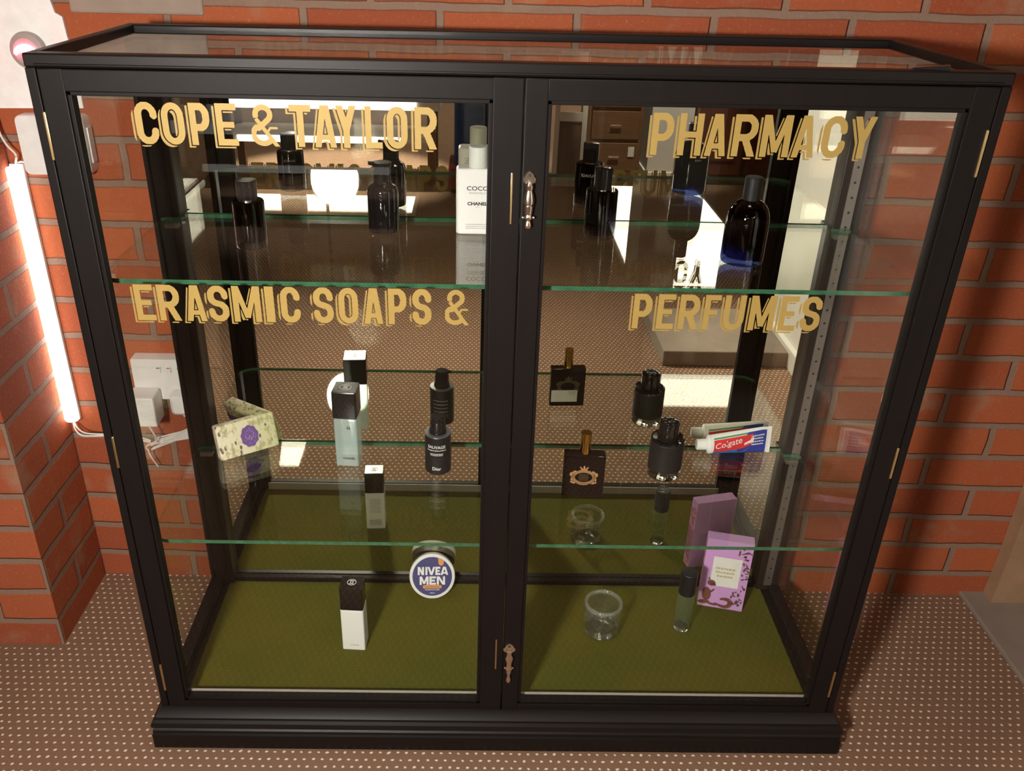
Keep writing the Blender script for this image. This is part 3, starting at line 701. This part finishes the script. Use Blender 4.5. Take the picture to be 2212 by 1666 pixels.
for k in range(6):
    a0 = 2 * PI * k / 6; bmesh.ops.create_uvsphere(bm, u_segments=10, v_segments=6, radius=.0062, matrix=Matrix.Translation((.0085 * math.cos(a0), .0085 * math.sin(a0), .1100)) @ Matrix.Diagonal((1, 1, .55, 1)))
obj('cap', bm, M_plain('black faceted cap', (.012, .010, .009), .10, 0, .6), t)
# toothpaste tube
t = item('toothpaste_tube', 'red and blue toothpaste tube with white cap standing on its edge against the mirror', 'toothpaste', .4535, .3215, Z2, 3.0, math.radians(-8))
MT = [M_plain('tube white', (.88, .88, .87), .35), M_plain('tube red', (.74, .035, .04), .3), M_plain('tube dark blue', (.025, .05, .35), .3), M_plain('tube bright blue', (.03, .17, .60), .3), M_plain('tube green', (.10, .33, .14), .3)]
X0, X1 = -.0570, .0560
def tube_pt(u, v, side=-1, e=0.0):
    x = X0 + (X1 - X0) * u; hgt = .036 + (.0525 - .036) * min(1, u * 1.15); dep = .030 * (1 - u) ** .75 + .0016
    c = 2 * v - 1; y = side * (dep / 2 * math.sqrt(max(0, 1 - c * c)) ** (1 - .3 * u) + e)
    return Vector((x, y, .0008 + hgt * v))
def tube_col(u, v, side):
    if u < .035 or u > .955: return 0
    if v > .90: return 0
    if v > .85: return 4 if u < .62 else 2
    if v > .82: return 0 if u < .60 else 2
    edge = .20 + .16 * (u - .30) + (1.6 * (u - .40) ** 2 if u > .40 else 0) + (.5 * (.18 - u) if u < .18 else 0)
    if v > edge and u < .72: return 1
    return 3 if u < .42 + .25 * (.3 - v) else 2
bm = B(); NU, NV = 130, 46
for side in (-1, 1):
    g = [[bm.verts.new(tube_pt(i / NU, .5 - .5 * math.cos(PI * j / NV), side)) for j in range(NV + 1)] for i in range(NU + 1)]
    for i in range(NU):
        for j in range(NV):
            f = bm.faces.new((g[i][j], g[i + 1][j], g[i + 1][j + 1], g[i][j + 1])); f.material_index = tube_col((i + .5) / NU, .5 - .5 * math.cos(PI * (j + .5) / NV), side)
bmesh.ops.remove_doubles(bm, verts=bm.verts[:], dist=.00005)
tb = obj('tube_body', bm, MT, t, smooth=50)
bm = B(); lathe(bm, [(.0180, X0 + .0005), (.0186, X0 - .0005), (.0182, X0 - .003), (.0085, X0 - .0065)], 36, 0, (0, 0, .0188), 'x', True, True, None, .86, 1.0); obj('shoulder', bm, MT[0], t)
bm = B(); lathe(bm, [(.0094, X0 - .0255), (.0102, X0 - .0245), (.0106, X0 - .0075), (.0100, X0 - .0065)], 48, 0, (0, 0, .0188), 'x', rib=(24, -.0003)); obj('cap', bm, MT[0], t, label='white screw cap')
bm = B(); box(bm, X1 - .0015, X1 + .0045, -.0011, .0011, .0005, .0540, .0003); obj('crimp', bm, MT[0], t)
bm = B(); ft = lambda u, v: tube_pt(.058 + u / (X1 - X0), .36 + .14 * (u / .045) + v / .046, -1, .0004)
text_bm(bm, 'Colgate', .0135, ft, .90, 'LEFT', bold=.0001)
for k in range(4): scribble(bm, lambda u, v, k=k: tube_pt(.80 + u / (X1 - X0), .70 - .115 * k + v / .046, -1, .0004), .026 - .003 * (k % 2), .0028, seed=50 + k)
poly(bm, lambda u, v: tube_pt(.585 + u / (X1 - X0), .40 + v / .046, -1, .0004), [(-.002, 0), (.011, .0042), (.011, .0095), (-.002, .0046)])
poly(bm, lambda u, v: tube_pt(.585 + u / (X1 - X0), .40 + v / .046, -1, .0004), [(.009, .0025), (.016, .0035), (.0165, .0135), (.0105, .0120)])
for k in range(10):
    a0, a1 = k / 10, (k + 1) / 10; q = lambda a: (.46 + .22 * a, .04 + .32 * a * a)
    poly(bm, lambda u, v: tube_pt(u, v, -1, .0004), [q(a0), q(a1), (q(a1)[0] + .012 * (1 - a1), q(a1)[1]), (q(a0)[0] + .012 * (1 - a0), q(a0)[1])])
obj('print', bm, [WHITEINK], tb, smooth=0)
# ------------------------------------------------------------------ cabinet floor
# white square bottle with black cap
t = item('bottle', 'white square bottle with black cap standing on the green baize', 'bottle', -.2705, .1545, ZB, -3)
bm = B(); rbox(bm, .0430, .0360, 0, .0960, .0030, .0015); body = obj('bottle_body', bm, M_plain('white glossy bottle', (.86, .86, .84), .3, 0, .5, .02), t)
bm = B(); rbox(bm, .0420, .0352, .0966, .1490, .0028, .0012); obj('cap', bm, M_plain('dark brown black cap', (.014, .009, .008), .2), t)
bm = B()
loft(bm, [[(r * math.cos(2 * PI * k / 24), r * math.sin(2 * PI * k / 24), .1493) for k in range(24)] for r in (.0072, .0084)], cap0=False, cap1=False)
for s in (-1, 1):
    pts = [(s * .0018 - s * .0040 * math.cos(math.radians(a)), .0046 * math.sin(math.radians(a))) for a in range(-130, 131, 13)]
    for a, b in zip(pts, pts[1:]):
        d = Vector((b[0] - a[0], b[1] - a[1])).normalized() * .0008
        bm.faces.new([bm.verts.new((x, y, .14935)) for x, y in ((a[0] - d.y, a[1] + d.x), (a[0] + d.y, a[1] - d.x), (b[0] + d.y, b[1] - d.x), (b[0] - d.y, b[1] + d.x))])
obj('cap_emblem', bm, WHITEINK, t, smooth=0)
bm = B(); text_bm(bm, 'CHANEL', .0034, on_front(-.0180, .0115, .002), 1.0)
for k in range(11): scribble(bm, on_back(.0180, .080 - .0036 * k), .028 - .003 * (k % 3), .0016, seed=60 + k)
for k in range(16): quad(bm, on_back(.0180, .010), -.013 + k * .0017, -.0125 + k * .0017 + .0006 * (k % 2), 0, .016)
obj('print', bm, GREYINK, body, smooth=0)
# round cream tin
th = math.radians(24)
t = item('cream_tin', 'round white rimmed cream tin with dark blue lid leaning on the mirror', 'tin', -.1310, .2815, ZB, 2, -th)
bm = B(); c0 = (0, 0, .0460); lathe(bm, [(.0440, -.0235), (.0452, -.0225), (.0452, -.0125), (.0446, -.0120), (.0452, -.0112), (.0452, -.0100)], 56, 0, c0, 'y')
for k in range(6): lathe(bm, [(.0452, -.0215 + k * .0016), (.0456, -.0211 + k * .0016), (.0452, -.0206 + k * .0016)], 56, 0, c0, 'y', False, False)
obj('tin_base', bm, M_plain('brushed aluminium tin', (.72, .72, .70), .28, 1.0), t)
bm = B(); lathe(bm, [(.0461, -.0115), (.0463, -.0105), (.0463, -.0012), (.0455, -.0002), (.0440, .0)], 64, 0, c0, 'y'); lid = obj('lid', bm, M_plain('white lid rim', (.84, .84, .84), .25), t)
fl = lambda u, v: Vector((u, -.0002, .0460 + v))
bm = B(); poly(bm, fl, ellipse(0, 0, .0402, .0402, 0, 64)); obj('lid_disc', bm, M_plain('dark blue lid print', (.062, .060, .20), .35), lid, smooth=0)
bm = B(); fl2 = lambda u, v: Vector((u, -.0005, .0460 + v))
for word, H_, v0, tt in (([('N', 460, 610), ('I', 640, 695), ('V', 692, 880), ('E', 882, 1000), ('A', 1005, 1190)], .0168, .0030, .0040), ([('M', 505, 720), ('E', 738, 895), ('N', 915, 1112)], .0172, -.0172, .0042)):
    for ch, a, b in word:
        a, b = (a - 806) * .0000850, (b - 806) * .0000850; w_ = (b - a) / H_
        march(bm, letter_field(ch, w_, min(tt / H_, w_ if ch == 'I' else w_ * .4)), -.02, w_ + .03, -.02, 1.03, .03, lambda u, v, a=a, H_=H_, v0=v0: fl2(a + u * H_, v0 + v * H_))
scribble(bm, lambda u, v: fl2(u, v - .0285), .029, .0018, seed=70); scribble(bm, lambda u, v: fl2(u, v - .0350), .009, .0016, seed=71)
obj('lid_print', bm, WHITEINK, lid, smooth=0)
bm = B(); ORG = M_plain('orange lid print', (.80, .33, .10), .4)
pts = [(x * 1.0, z) for x, z in rrect(.0385, .0072, .0035)]; poly(bm, lambda u, v: fl2(u, v - .0215), pts)
poly(bm, fl2, [(.0120, .0385), (.0235, .0325), (.0235, .0260), (.0205, .0225), (.0160, .0225), (.0128, .0265)])
obj('lid_badge', bm, ORG, lid, smooth=0)
bm = B(); scribble(bm, lambda u, v: Vector((u, -.0008, .0460 + v - .0228)), .032, .0026, seed=72); obj('badge_print', bm, M_plain('brown print', (.40, .13, .05), .5), lid, smooth=0)
# open glass jar
t = item('glass_jar', 'empty open clear glass jar with rolled rim on the green baize', 'jar', .2040, .2000, ZB)
JARG = M_pane('clear jar glass', (.98, .985, .975), 1.7, body=(.85, .88, .84), body_fac=.018)
bm = B(); lathe(bm, [(.0005, .0), (.0300, 0), (.0345, .0015), (.0362, .005), (.0364, .050), (.0358, .0555), (.0335, .0590), (.0328, .0618), (.0300, .0618), (.0315, .0575), (.0338, .0530), (.0342, .050), (.0340, .008), (.0320, .0055), (.0005, .0050)], 64, 0, cap0=False, cap1=False)
obj('jar_body', bm, JARG, t, smooth=60)
bm = B(); rr_ = [(.0336 + .0036 * math.cos(2 * PI * k / 14), .0662 + .0042 * math.sin(2 * PI * k / 14)) for k in range(15)]
lathe(bm, rr_, 64, 0, cap0=False, cap1=False); bmesh.ops.remove_doubles(bm, verts=bm.verts[:], dist=.00002); obj('rim', bm, M_pane('thick clear rim glass', (.90, .93, .90), 1.9, body=(.85, .88, .84), body_fac=.10), t, smooth=60, label='thick rolled glass rim')
bm = B(); lathe(bm, [(.0005, .0006), (.0295, .0006), (.0335, .0022), (.0340, .0050), (.0325, .0062), (.0005, .0056)], 64, 0, cap0=False, cap1=False); obj('thick_base', bm, CLEARG, t, smooth=60)
# slim clear vial with black cap
t = item('perfume_vial', 'slim clear glass bottle with tall black cap in front of the pink carton', 'perfume bottle', .3628, .2065, ZB)
bm = B(); lathe(bm, [(.0130, 0), (.0158, .0012), (.0163, .004), (.0163, .0850), (.0155, .0880), (.0125, .0895)], 40); body = obj('bottle_body', bm, M_pane('clear vial glass', (.96, .98, .95), 1.55, body=(.85, .88, .82), body_fac=.04), t)
bm = B(); lathe(bm, [(.0120, .0105), (.0138, .012), (.0140, .0720)], 32); obj('perfume', bm, M_pane('pale green perfume', (.86, .93, .78), 1.25), body)
bm = B(); lathe(bm, [(.0120, .0012), (.0150, .0020), (.0152, .0085), (.0130, .0100)], 32); obj('thick_base', bm, CLEARG, body)
bm = B(); lathe(bm, [(.0155, .0898), (.0160, .0905), (.0160, .1385), (.0154, .1395), (.013, .1398)], 40); obj('cap', bm, BLACKS, t)
# pink carton
ang = math.degrees(math.atan2(.2529 - .2731, .4963 - .4094))
t = item('carton', 'pink cardboard carton with leafy squirrel print and white label', 'box', .4520, .2630, ZB, ang)
bw_, bd_, bh_ = .0885, .0250, .1690
PINK = M_plain('pink card', (.68, .36, .74), .6, 0, .3, .03); PINK2 = M_plain('rose pattern pink', (.72, .20, .30), .6)
bm = B(); box(bm, -bw_ / 2, bw_ / 2, 0, bd_, 0, bh_, .0006); body = obj('carton_body', bm, PINK, t)
F = lambda u, v: Vector((u, -.0003, v)); F2 = lambda u, v: Vector((u, -.0006, v)); F3 = lambda u, v: Vector((u, -.0009, v))
bm = B(); quad(bm, F, -.0270, .0275, .0560, .1280); lab = obj('front_label', bm, CARD, body, label='white front label', smooth=0)
bm = B(); GOLDINK = M_plain('pale gold print', (.62, .50, .30), .5)
for k, (ww, s_) in enumerate(((.038, 3), (.036, 8), (.030, 12))): scribble(bm, lambda u, v, k=k: F2(u - .001, v + .0985 - .0095 * k), ww, .0056, gap=.18, seed=s_)
obj('label_print', bm, GOLDINK, lab, smooth=0)
bm = B(); rs = random.Random(11); LEAF = [M_plain('olive printed leaf', (.085, .080, .040), .6), M_plain('brown printed leaf', (.19, .085, .085), .6)]
for k in range(64):
    v = rs.uniform(.012, .160); u = .0375 + rs.gauss(0, .0045)
    if v > .115: u -= rs.uniform(0, .020) * (v - .115) / .04
    if v < .05: u -= rs.uniform(0, .014)
    if not (-.043 < u < .043) or (u < .0285 and .054 < v < .126): continue
    poly(bm, F2, ellipse(u, v, rs.uniform(.0024, .0048), rs.uniform(.0012, .0022), rs.uniform(0, 3.1), 9), 0 if rs.random() < .6 else 1)
obj('printed_leaves', bm, LEAF, body, smooth=0)
bm = B(); BROWN = M_plain('brown printed squirrel', (.20, .075, .055), .6)
poly(bm, F2, ellipse(-.0300, .0330, .0090, .0170, .12, 20)); poly(bm, F2, ellipse(-.0235, .0620, .0080, .0075, -.3, 16)); poly(bm, F2, ellipse(-.0285, .0715, .0018, .0042, .3, 8))
poly(bm, F2, ellipse(-.0190, .0590, .0050, .0032, -.3, 10)); poly(bm, F2, ellipse(-.0200, .0420, .0075, .0024, .9, 10)); poly(bm, F2, ellipse(-.0330, .0120, .0120, .0050, .1, 14)); poly(bm, F2, ellipse(-.0160, .0085, .0100, .0028, -.15, 10))
tail = spline([(-.012, .012, 0), (.006, .006, 0), (.017, .010, 0), (.018, .022, 0), (.008, .026, 0), (-.002, .024, 0)], 6)
for i_ in range(len(tail) - 1):
    a, b = tail[i_], tail[i_ + 1]; wv = .0020 + .0032 * math.sin(PI * i_ / (len(tail) - 1)); d = (b - a).normalized() * wv
    poly(bm, F2, [(a.x - d.y, a.y + d.x), (a.x + d.y, a.y - d.x), (b.x + d.y, b.y - d.x), (b.x - d.y, b.y + d.x)])
obj('printed_squirrel', bm, BROWN, body, smooth=0)
bm = B(); SD = lambda u, v: Vector((-bw_ / 2 - .0003, .0125 + u, v)); rs = random.Random(5)
for k in range(70):
    u, v = rs.uniform(-.010, .010), rs.uniform(.004, .150); s_ = rs.uniform(.003, .0065); a = rs.uniform(0, 6.28)
    poly(bm, SD, [(max(-.0123, min(.0123, u + s_ * math.cos(a + q))), v + s_ * math.sin(a + q)) for q in (0, 2.1, 4.2)])
obj('side_pattern', bm, PINK2, body, smooth=0)
bm = B(); BK = lambda u, v: Vector((-u, bd_ + .0003, v))
for k in range(7): scribble(bm, lambda u, v, k=k: BK(u, v + .060 + .0045 * k), .060, .0018, seed=80 + k)
quad(bm, BK, -.036, -.020, .010, .026)
obj('rear_print', bm, M_plain('mauve print', (.40, .19, .42), .6), body, smooth=0)

# ------------------------------------------------------------------ left corner: lamp tube, sockets, cables, board
t = thing('led_tube_light', 'lit white tube light fixed upright in the brick corner left of the cabinet', 'light', (-.8585, .4385, .4050))
bm = B(); rbox(bm, .0240, .0110, 0, .5150, .003, .001, (0, .0065)); obj('housing', bm, WHITEP, t)
bm = B(); lathe(bm, [(.0125, .004), (.0140, .007), (.0140, .508), (.0125, .511)], 24, 0, (0, -.006, 0), sy=.9); obj('diffuser', bm, M_emit('lit tube diffuser', (1.0, .93, .90), TUBE_E), t, label='glowing white diffuser')
def cable(name, pts, r, label, n=10):
    bm = B(); tube(bm, spline(pts, n), r); return tag(obj(name, bm, CABLE, smooth=60), label, 'cable')
cable('power_cable', [(-.8722, .4370, 1.000), (-.8690, .4330, .975), (-.8600, .4300, .955), (-.8490, .4300, .940), (-.8520, .4330, .928), (-.8570, .4400, .9215)], .0020, 'thin white cable dropping to the top of the tube light')
cable('power_cable', [(-.8540, .4425, .9225), (-.8440, .4400, .9240), (-.8250, .4390, .9180), (-.8060, .4400, .9080), (-.7960, .4380, .9000), (-.7880, .4360, .9060)], .0018, 'short white cable from the tube light to the rounded wall box')
yb = wy(-.775)
t = thing('wall_box', 'white round cornered electrical box on the brick wall under the white board', 'wall box', (-.7750, yb, .9075))
bm = B(); lp = [(x, z + .0500) for x, z in rrect(.1140, .1000, .0100)]
loft(bm, [[(x, 0, z) for x, z in lp], [(x, -.030, z) for x, z in lp], [(x * .975, -.033, .05 + (z - .05) * .975) for x, z in lp]]); obj('box_body', bm, WHITEP, t)
bm = B(); box(bm, .0575, .0605, -.024, -.006, .020, .080, .001); obj('cover_clip', bm, WHITEP, t)
# white board with torn corner
bm = B(); prism_y(bm, [(-.868, 1.0140), (-.722, 1.0165), (-.7225, 1.1000), (-.7267, 1.1320), (-.7285, 1.1600), (-.7390, 1.1660), (-.7430, 1.1840), (-.7440, 1.42), (-.868, 1.42)], wy(-.8) - .0085, wy(-.8) - .0025)
tag(obj('wall_board', bm, M_plain('white board', (.92, .89, .88), .5), smooth=0), 'plain white board with notched right edge on the wall above the tube light', 'board')
# round sensor light with red glow
t = thing('sensor_light', 'small round wall sensor glowing red behind the top left cabinet corner', 'light', (-.7920, wy(-.8) - .0085, 1.1080), (math.radians(90), 0, 0))
bm = B(); lathe(bm, [(.0290, 0), (.0295, .006), (.0270, .011), (.0200, .0145), (.0060, .0155)], 40); obj('sensor_body', bm, M_plain('pale grey sensor shell', (.42, .34, .33), .45), t)
bm = B()
oo = [(.0185 * math.cos(math.radians(a)), -.004 + .0150 * math.sin(math.radians(a))) for a in range(-4, 185, 9)]
ii = [(.0150 * math.cos(math.radians(a)), -.006 + .0050 * math.sin(math.radians(a))) for a in range(180, -1, -9)]
loft(bm, [[(x, y, .0120) for x, y in oo + ii], [(x, y, .0185) for x, y in oo + ii]]); obj('glowing_lens', bm, M_emit('red lit lens', (1.0, .07, .12), 14.0), t, label='crescent lens glowing red and white')
# double socket and plugs
yb = wy(-.643)
t = thing('wall_socket', 'white double wall socket on the brick behind the left side glass', 'socket', (-.6430, yb, .4640))
bm = B(); lp = [(x, z + .0460) for x, z in rrect(.1460, .0880, .0050)]
loft(bm, [[(x, 0, z) for x, z in lp], [(x, -.024, z) for x, z in lp], [(x * .985, -.027, .046 + (z - .046) * .985) for x, z in lp]]); sk = obj('socket_plate', bm, WHITEP, t)
for k, x in enumerate((-.020, .0, .020, .040)):
    bm = B(); box(bm, x - .0045, x + .0045, -.0305, -.0265, .0620, .0740, .001); obj('switch', bm, WHITEP, t)
    bm = B(); quad(bm, lambda u, v, x=x: Vector((x + u, -.0308, .0712 + v)), -.003, .003, 0, .0022); obj('indicator', bm, M_plain('red switch mark', (.45, .08, .06), .5), t.children[-1], smooth=0)
t = thing('plug_adaptor', 'large white plug adaptor in the left half of the wall socket', 'plug', (-.6920, yb - .0275, .4300))
bm = B(); box(bm, -.0270, .0270, -.0480, 0, 0, .0640, .004); obj('adaptor_body', bm, WHITEP, t)
bm = B(); lathe(bm, [(.0032, -.008), (.0040, -.004), (.0040, .001)], 14, 0, (0, -.024, 0)); obj('cable_grommet', bm, WHITEP, t)
t = thing('plug', 'white plug in the right half of the wall socket beside the cabinet post', 'plug', (-.6220, yb - .0275, .4420))
bm = B(); loft(bm, [[(x * s_, y, .024 + z * s_) for x, z in rrect(.046, .048, .010)] for s_, y in ((1, 0), (1, -.012), (.86, -.024), (.55, -.032))]); obj('plug_body', bm, WHITEP, t)
bm = B(); lathe(bm, [(.0034, -.007), (.0040, .001)], 14, 0, (0, -.010, 0)); obj('cable_grommet', bm, WHITEP, t)
cable('power_cable', [(-.6920, yb - .0515, .4235), (-.6900, yb - .050, .412), (-.6850, yb - .045, .392), (-.6860, yb - .035, .372), (-.6700, yb - .022, .366), (-.640, yb - .020, .380), (-.6000, yb - .018, .398)], .0016, 'white lead hanging from the large plug adaptor')
cable('power_cable', [(-.8560, .4290, .4035), (-.8500, .4200, .3920), (-.8380, .4150, .3830), (-.8200, .4180, .3800), (-.7800, .4250, .3770), (-.7350, .4250, .3700), (-.7050, .4200, .3660)], .0018, 'lower white wire leaving the bottom of the tube light')
cable('power_cable', [(-.8540, .4290, .4035), (-.8450, .4200, .3960), (-.8320, .4160, .3890), (-.8100, .4190, .3840), (-.7700, .4260, .3805), (-.7300, .4260, .3740), (-.7050, .4230, .3680)], .0015, 'upper white wire leaving the bottom of the tube light')
rs = random.Random(21); pts = []
for k in range(26):
    a = PI * k; s_ = 1 if k % 2 else -1; n_ = k // 2
    pts.append((-.655 + s_ * (.052 - .004 * (n_ % 4)), .424 + .010 * math.sin(k * 1.7), .376 + s_ * (.020 - .003 * (n_ % 3)) + .010 * math.sin(k * 2.3)))
pts += [(-.706, .420, .362), (-.7120, .420, .345), (-.7080, .422, .325), (-.7000, .424, .305)]
cable('cable_bundle', pts, .0016, 'tangled bundle of white cable tied under the wall socket', 7)
# ------------------------------------------------------------------ lamps of the room, and added fill spots
SHADE = M_emit('lit lamp face', (1.0, .95, .86), PEND_E)
def drop_lamp(x, y, z, tx, ty, tz, label):
    t = thing('pendant_lamp', label, 'lamp', (x, y, z))
    d = (Vector((tx, ty, tz)) - Vector((x, y, z))).normalized(); q = d.to_track_quat('Z', 'Y').to_euler()
    bm = B(); lathe(bm, [(.088, .030), (.094, .030), (.090, -.010), (.074, -.050), (.040, -.080), (.016, -.092)], 40, cap0=False)
    lathe(bm, [(.088, .030), (.086, -.006), (.070, -.046)], 40, cap0=False, cap1=False); obj('shade', bm, WHITEP, t, rot=q)
    bm = B(); lathe(bm, [(.0845, -.002), (.070, .004), (.040, .009), (.001, .011)], 40, cap1=False); obj('glowing_face', bm, SHADE, t, rot=q)
    e = -d * .088
    bm = B(); tube(bm, spline([e, e - d * .02 + Vector((0, 0, .03)), e - d * .02 + Vector((0, 0, .25)), e - d * .02 + Vector((0, 0, 2.6 - z - e.z))], 6), .006); obj('stem', bm, BLACKP, t)
drop_lamp(-.58, -1.40, 1.26, .10, .10, .62, 'white dome lamp on a ceiling stem turned to the cabinet, mirrored in the glass shelves')
PANEL = M_emit('lit ceiling panel', (1.0, .91, .80), CEIL_E)
for x, y, where in ((.25, -.08, 'close to the brick wall above the cabinet'), (-1.3, -3.0, 'over the white bench')):
    t = thing('ceiling_light', 'flat square lit ceiling light ' + where, 'ceiling light', (x, y, 2.597))
    bm = B(); box(bm, -.17, .17, -.17, .17, -.030, 0, .004); obj('light_frame', bm, WHITEP, t)
    bm = B(); box(bm, -.15, .15, -.15, .15, -.033, -.0305); obj('light_diffuser', bm, PANEL, t)
def spot(x, y, z, tx, ty, tz, watt, cone, label):  # invented fill spots that whiten the side wall, bench and pillar
    t = thing('fill_spot', label, 'fill_spot', (x, y, z))
    d = (Vector((tx, ty, tz)) - Vector((x, y, z))).normalized(); q = d.to_track_quat('-Z', 'Y').to_euler()
    bm = B(); lathe(bm, [(.030, .09), (.036, .08), (.038, .0), (.034, .0), (.032, .02), (.001, .022)], 28, cap1=False); obj('lamp_housing', bm, WHITEP, t, rot=q)
    bm = B(); tube(bm, [(0, 0, .04), (0, 0, 2.6 - z)], .008); obj('stem', bm, WHITEP, t)
    ld = bpy.data.lights.new('spot_bulb', 'SPOT'); ld.energy = watt; ld.spot_size = math.radians(cone); ld.spot_blend = .5; ld.shadow_soft_size = .03; ld.color = (1.0, .95, .86)
    lo = bpy.data.objects.new('spot_bulb', ld); COL.objects.link(lo); lo.parent = t; lo.rotation_euler = q; lo.location = d * .002
spot(.15, -1.55, 2.42, 1.02, -.98, .70, SPOT_W * 1.8, 36, 'added ceiling fill spot aimed at the white side wall')
spot(-.88, -3.62, 2.42, -.88, -3.34, .47, SPOT_W * 6.0, 36, 'added ceiling fill spot aimed at the white bench')
spot(.85, -2.65, 2.42, .92, -3.36, .55, SPOT_W * 1.6, 30, 'added ceiling fill spot aimed at the sideboard and pillar')
# ------------------------------------------------------------------ furniture seen in the mirror
OAK = M_wood('red brown wood', (.10, .028, .014), (.19, .055, .026), .35, 2)
OAKX = M_wood('mid brown wood', (.14, .075, .038), (.26, .14, .07), .4, 0)
FARP = M_emit('large lit ceiling panel', (1.0, .93, .82), FAR_E)
for x, y, lx, ly, where in ((1.50, -5.0, .95, 2.6, 'right'), (-1.35, -5.6, 1.5, .45, 'left')):
    t = thing('ceiling_light', 'large bright ceiling light at the far end of the room, ' + where + ' of the middle', 'ceiling light', (x, y, 2.597))
    bm = B(); box(bm, -lx / 2 - .03, lx / 2 + .03, -ly / 2 - .03, ly / 2 + .03, -.030, 0, .004); obj('light_frame', bm, WHITEP, t)
    bm = B(); box(bm, -lx / 2, lx / 2, -ly / 2, ly / 2, -.033, -.0305); obj('light_diffuser', bm, FARP, t)
t = thing('cupboard', 'red brown wooden cupboard across the room, reflected at right of the mirror', 'cupboard', (1.46, -3.45, 0))
bm = B(); box(bm, -.28, .28, -.22, .22, 0, 1.3, .004); obj('carcass', bm, OAK, t)
for s in (-1, 1):
    bm = B(); box(bm, s * .138 - .128, s * .138 + .128, .2205, .240, .06, 1.26, .004); d_ = obj('door', bm, OAK, t)
    bm = B(); box(bm, s * .138 - .085, s * .138 + .085, .2405, .246, .14, 1.18, .004); obj('panel', bm, OAK, d_)
    bm = B(); bmesh.ops.create_uvsphere(bm, u_segments=14, v_segments=10, radius=.014, matrix=Matrix.Translation((s * .025, .253, .66))); obj('knob', bm, BRASS, d_)
bm = B(); box(bm, .93, 1.17, -3.7, -3.3, 0, 2.6); box(bm, .922, 1.178, -3.708, -3.292, 0, .05, .004); struct('wall_pillar', bm, PAINT)
t = thing('sideboard', 'low dark brown sideboard across the room, reflected right of the centre frame', 'sideboard', (.72, -3.45, 0))
bm = B(); box(bm, -.155, .155, -.20, .20, .04, .60, .004); box(bm, -.165, .165, -.21, .21, .60, .625, .004); obj('carcass', bm, OAKX, t)
for k in range(3):
    bm = B(); box(bm, -.135, .135, .2005, .214, .07 + k * .175, .225 + k * .175, .003); d_ = obj('drawer', bm, OAKX, t)
    bm = B(); tube(bm, [(-.03, .222, .147 + k * .175), (.03, .222, .147 + k * .175)], .004); obj('handle', bm, PEWTER, d_)
bm = B(); box(bm, .80, .835, -3.2345, -3.2325, .15, .205); tag(obj('price_card', bm, CARD, smooth=0), 'small white card fixed to the sideboard drawer', 'card')
t = thing('display_stand', 'white leaning frame stand across the room, reflected beside the centre frame', 'stand', (.45, -3.10, 0), (math.radians(9), 0, math.radians(8)))
bm = B()
for s in (-1, 1): box(bm, s * .075 - .014, s * .075 + .014, -.014, .014, .008, .70, .003)
for z in (.01, .36, .67): box(bm, -.075, .075, -.012, .012, z, z + .05, .003)
obj('frame', bm, PAINT, t)
bm = B(); box(bm, -.062, .062, -.004, .004, .061, .359); obj('panel', bm, CREAM, t)
t = thing('bench', 'long white bench with added glow, reflected in the mirror behind the upper left lettering', 'bench', (-.88, -3.30, 0))
bm = B(); box(bm, -.62, .62, -.20, .20, .405, .470, .004); obj('bench_top', bm, PAINT, t)
bm = B(); box(bm, -.58, .58, -.17, .17, .225, .255, .003); obj('lower_shelf', bm, PAINT, t)
STRIP = M_emit('added white edge glow', (1.0, .95, .86), 1.1)  # glow added to the bench edges to make them white, no known lamp
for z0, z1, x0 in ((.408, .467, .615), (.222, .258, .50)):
    bm = B(); box(bm, -x0, x0 * .8, .2005 if z0 > .3 else .1705, .212 if z0 > .3 else .182, z0, z1, .003); obj('added_glow_strip', bm, STRIP, t, label='added glowing strip along the bench edge')
for x in (-.57, .57):
    for y in (-.16, .16):
        bm = B(); box(bm, x - .022, x + .022, y - .022, y + .022, 0, .405, .003); obj('leg', bm, OAKX, t)
t = thing('stool', 'blue padded stool on a red base across the room, reflected above the white bottle', 'stool', (-.06, -3.10, 0))
bm = B(); rbox(bm, .24, .30, .14, .52, .03, .02); obj('cushion', bm, M_plain('blue fabric', (.03, .07, .22), .85), t)
bm = B(); rbox(bm, .30, .34, .03, .139, .02, .005); obj('base', bm, M_plain('red painted wood', (.32, .03, .03), .4), t)
for s in (-1, 1):
    for q in (-1, 1):
        bm = B(); lathe(bm, [(.016, 0), (.02, .0295)], 14, 0, (s * .12, q * .13, 0)); obj('foot', bm, BLACKP, t)
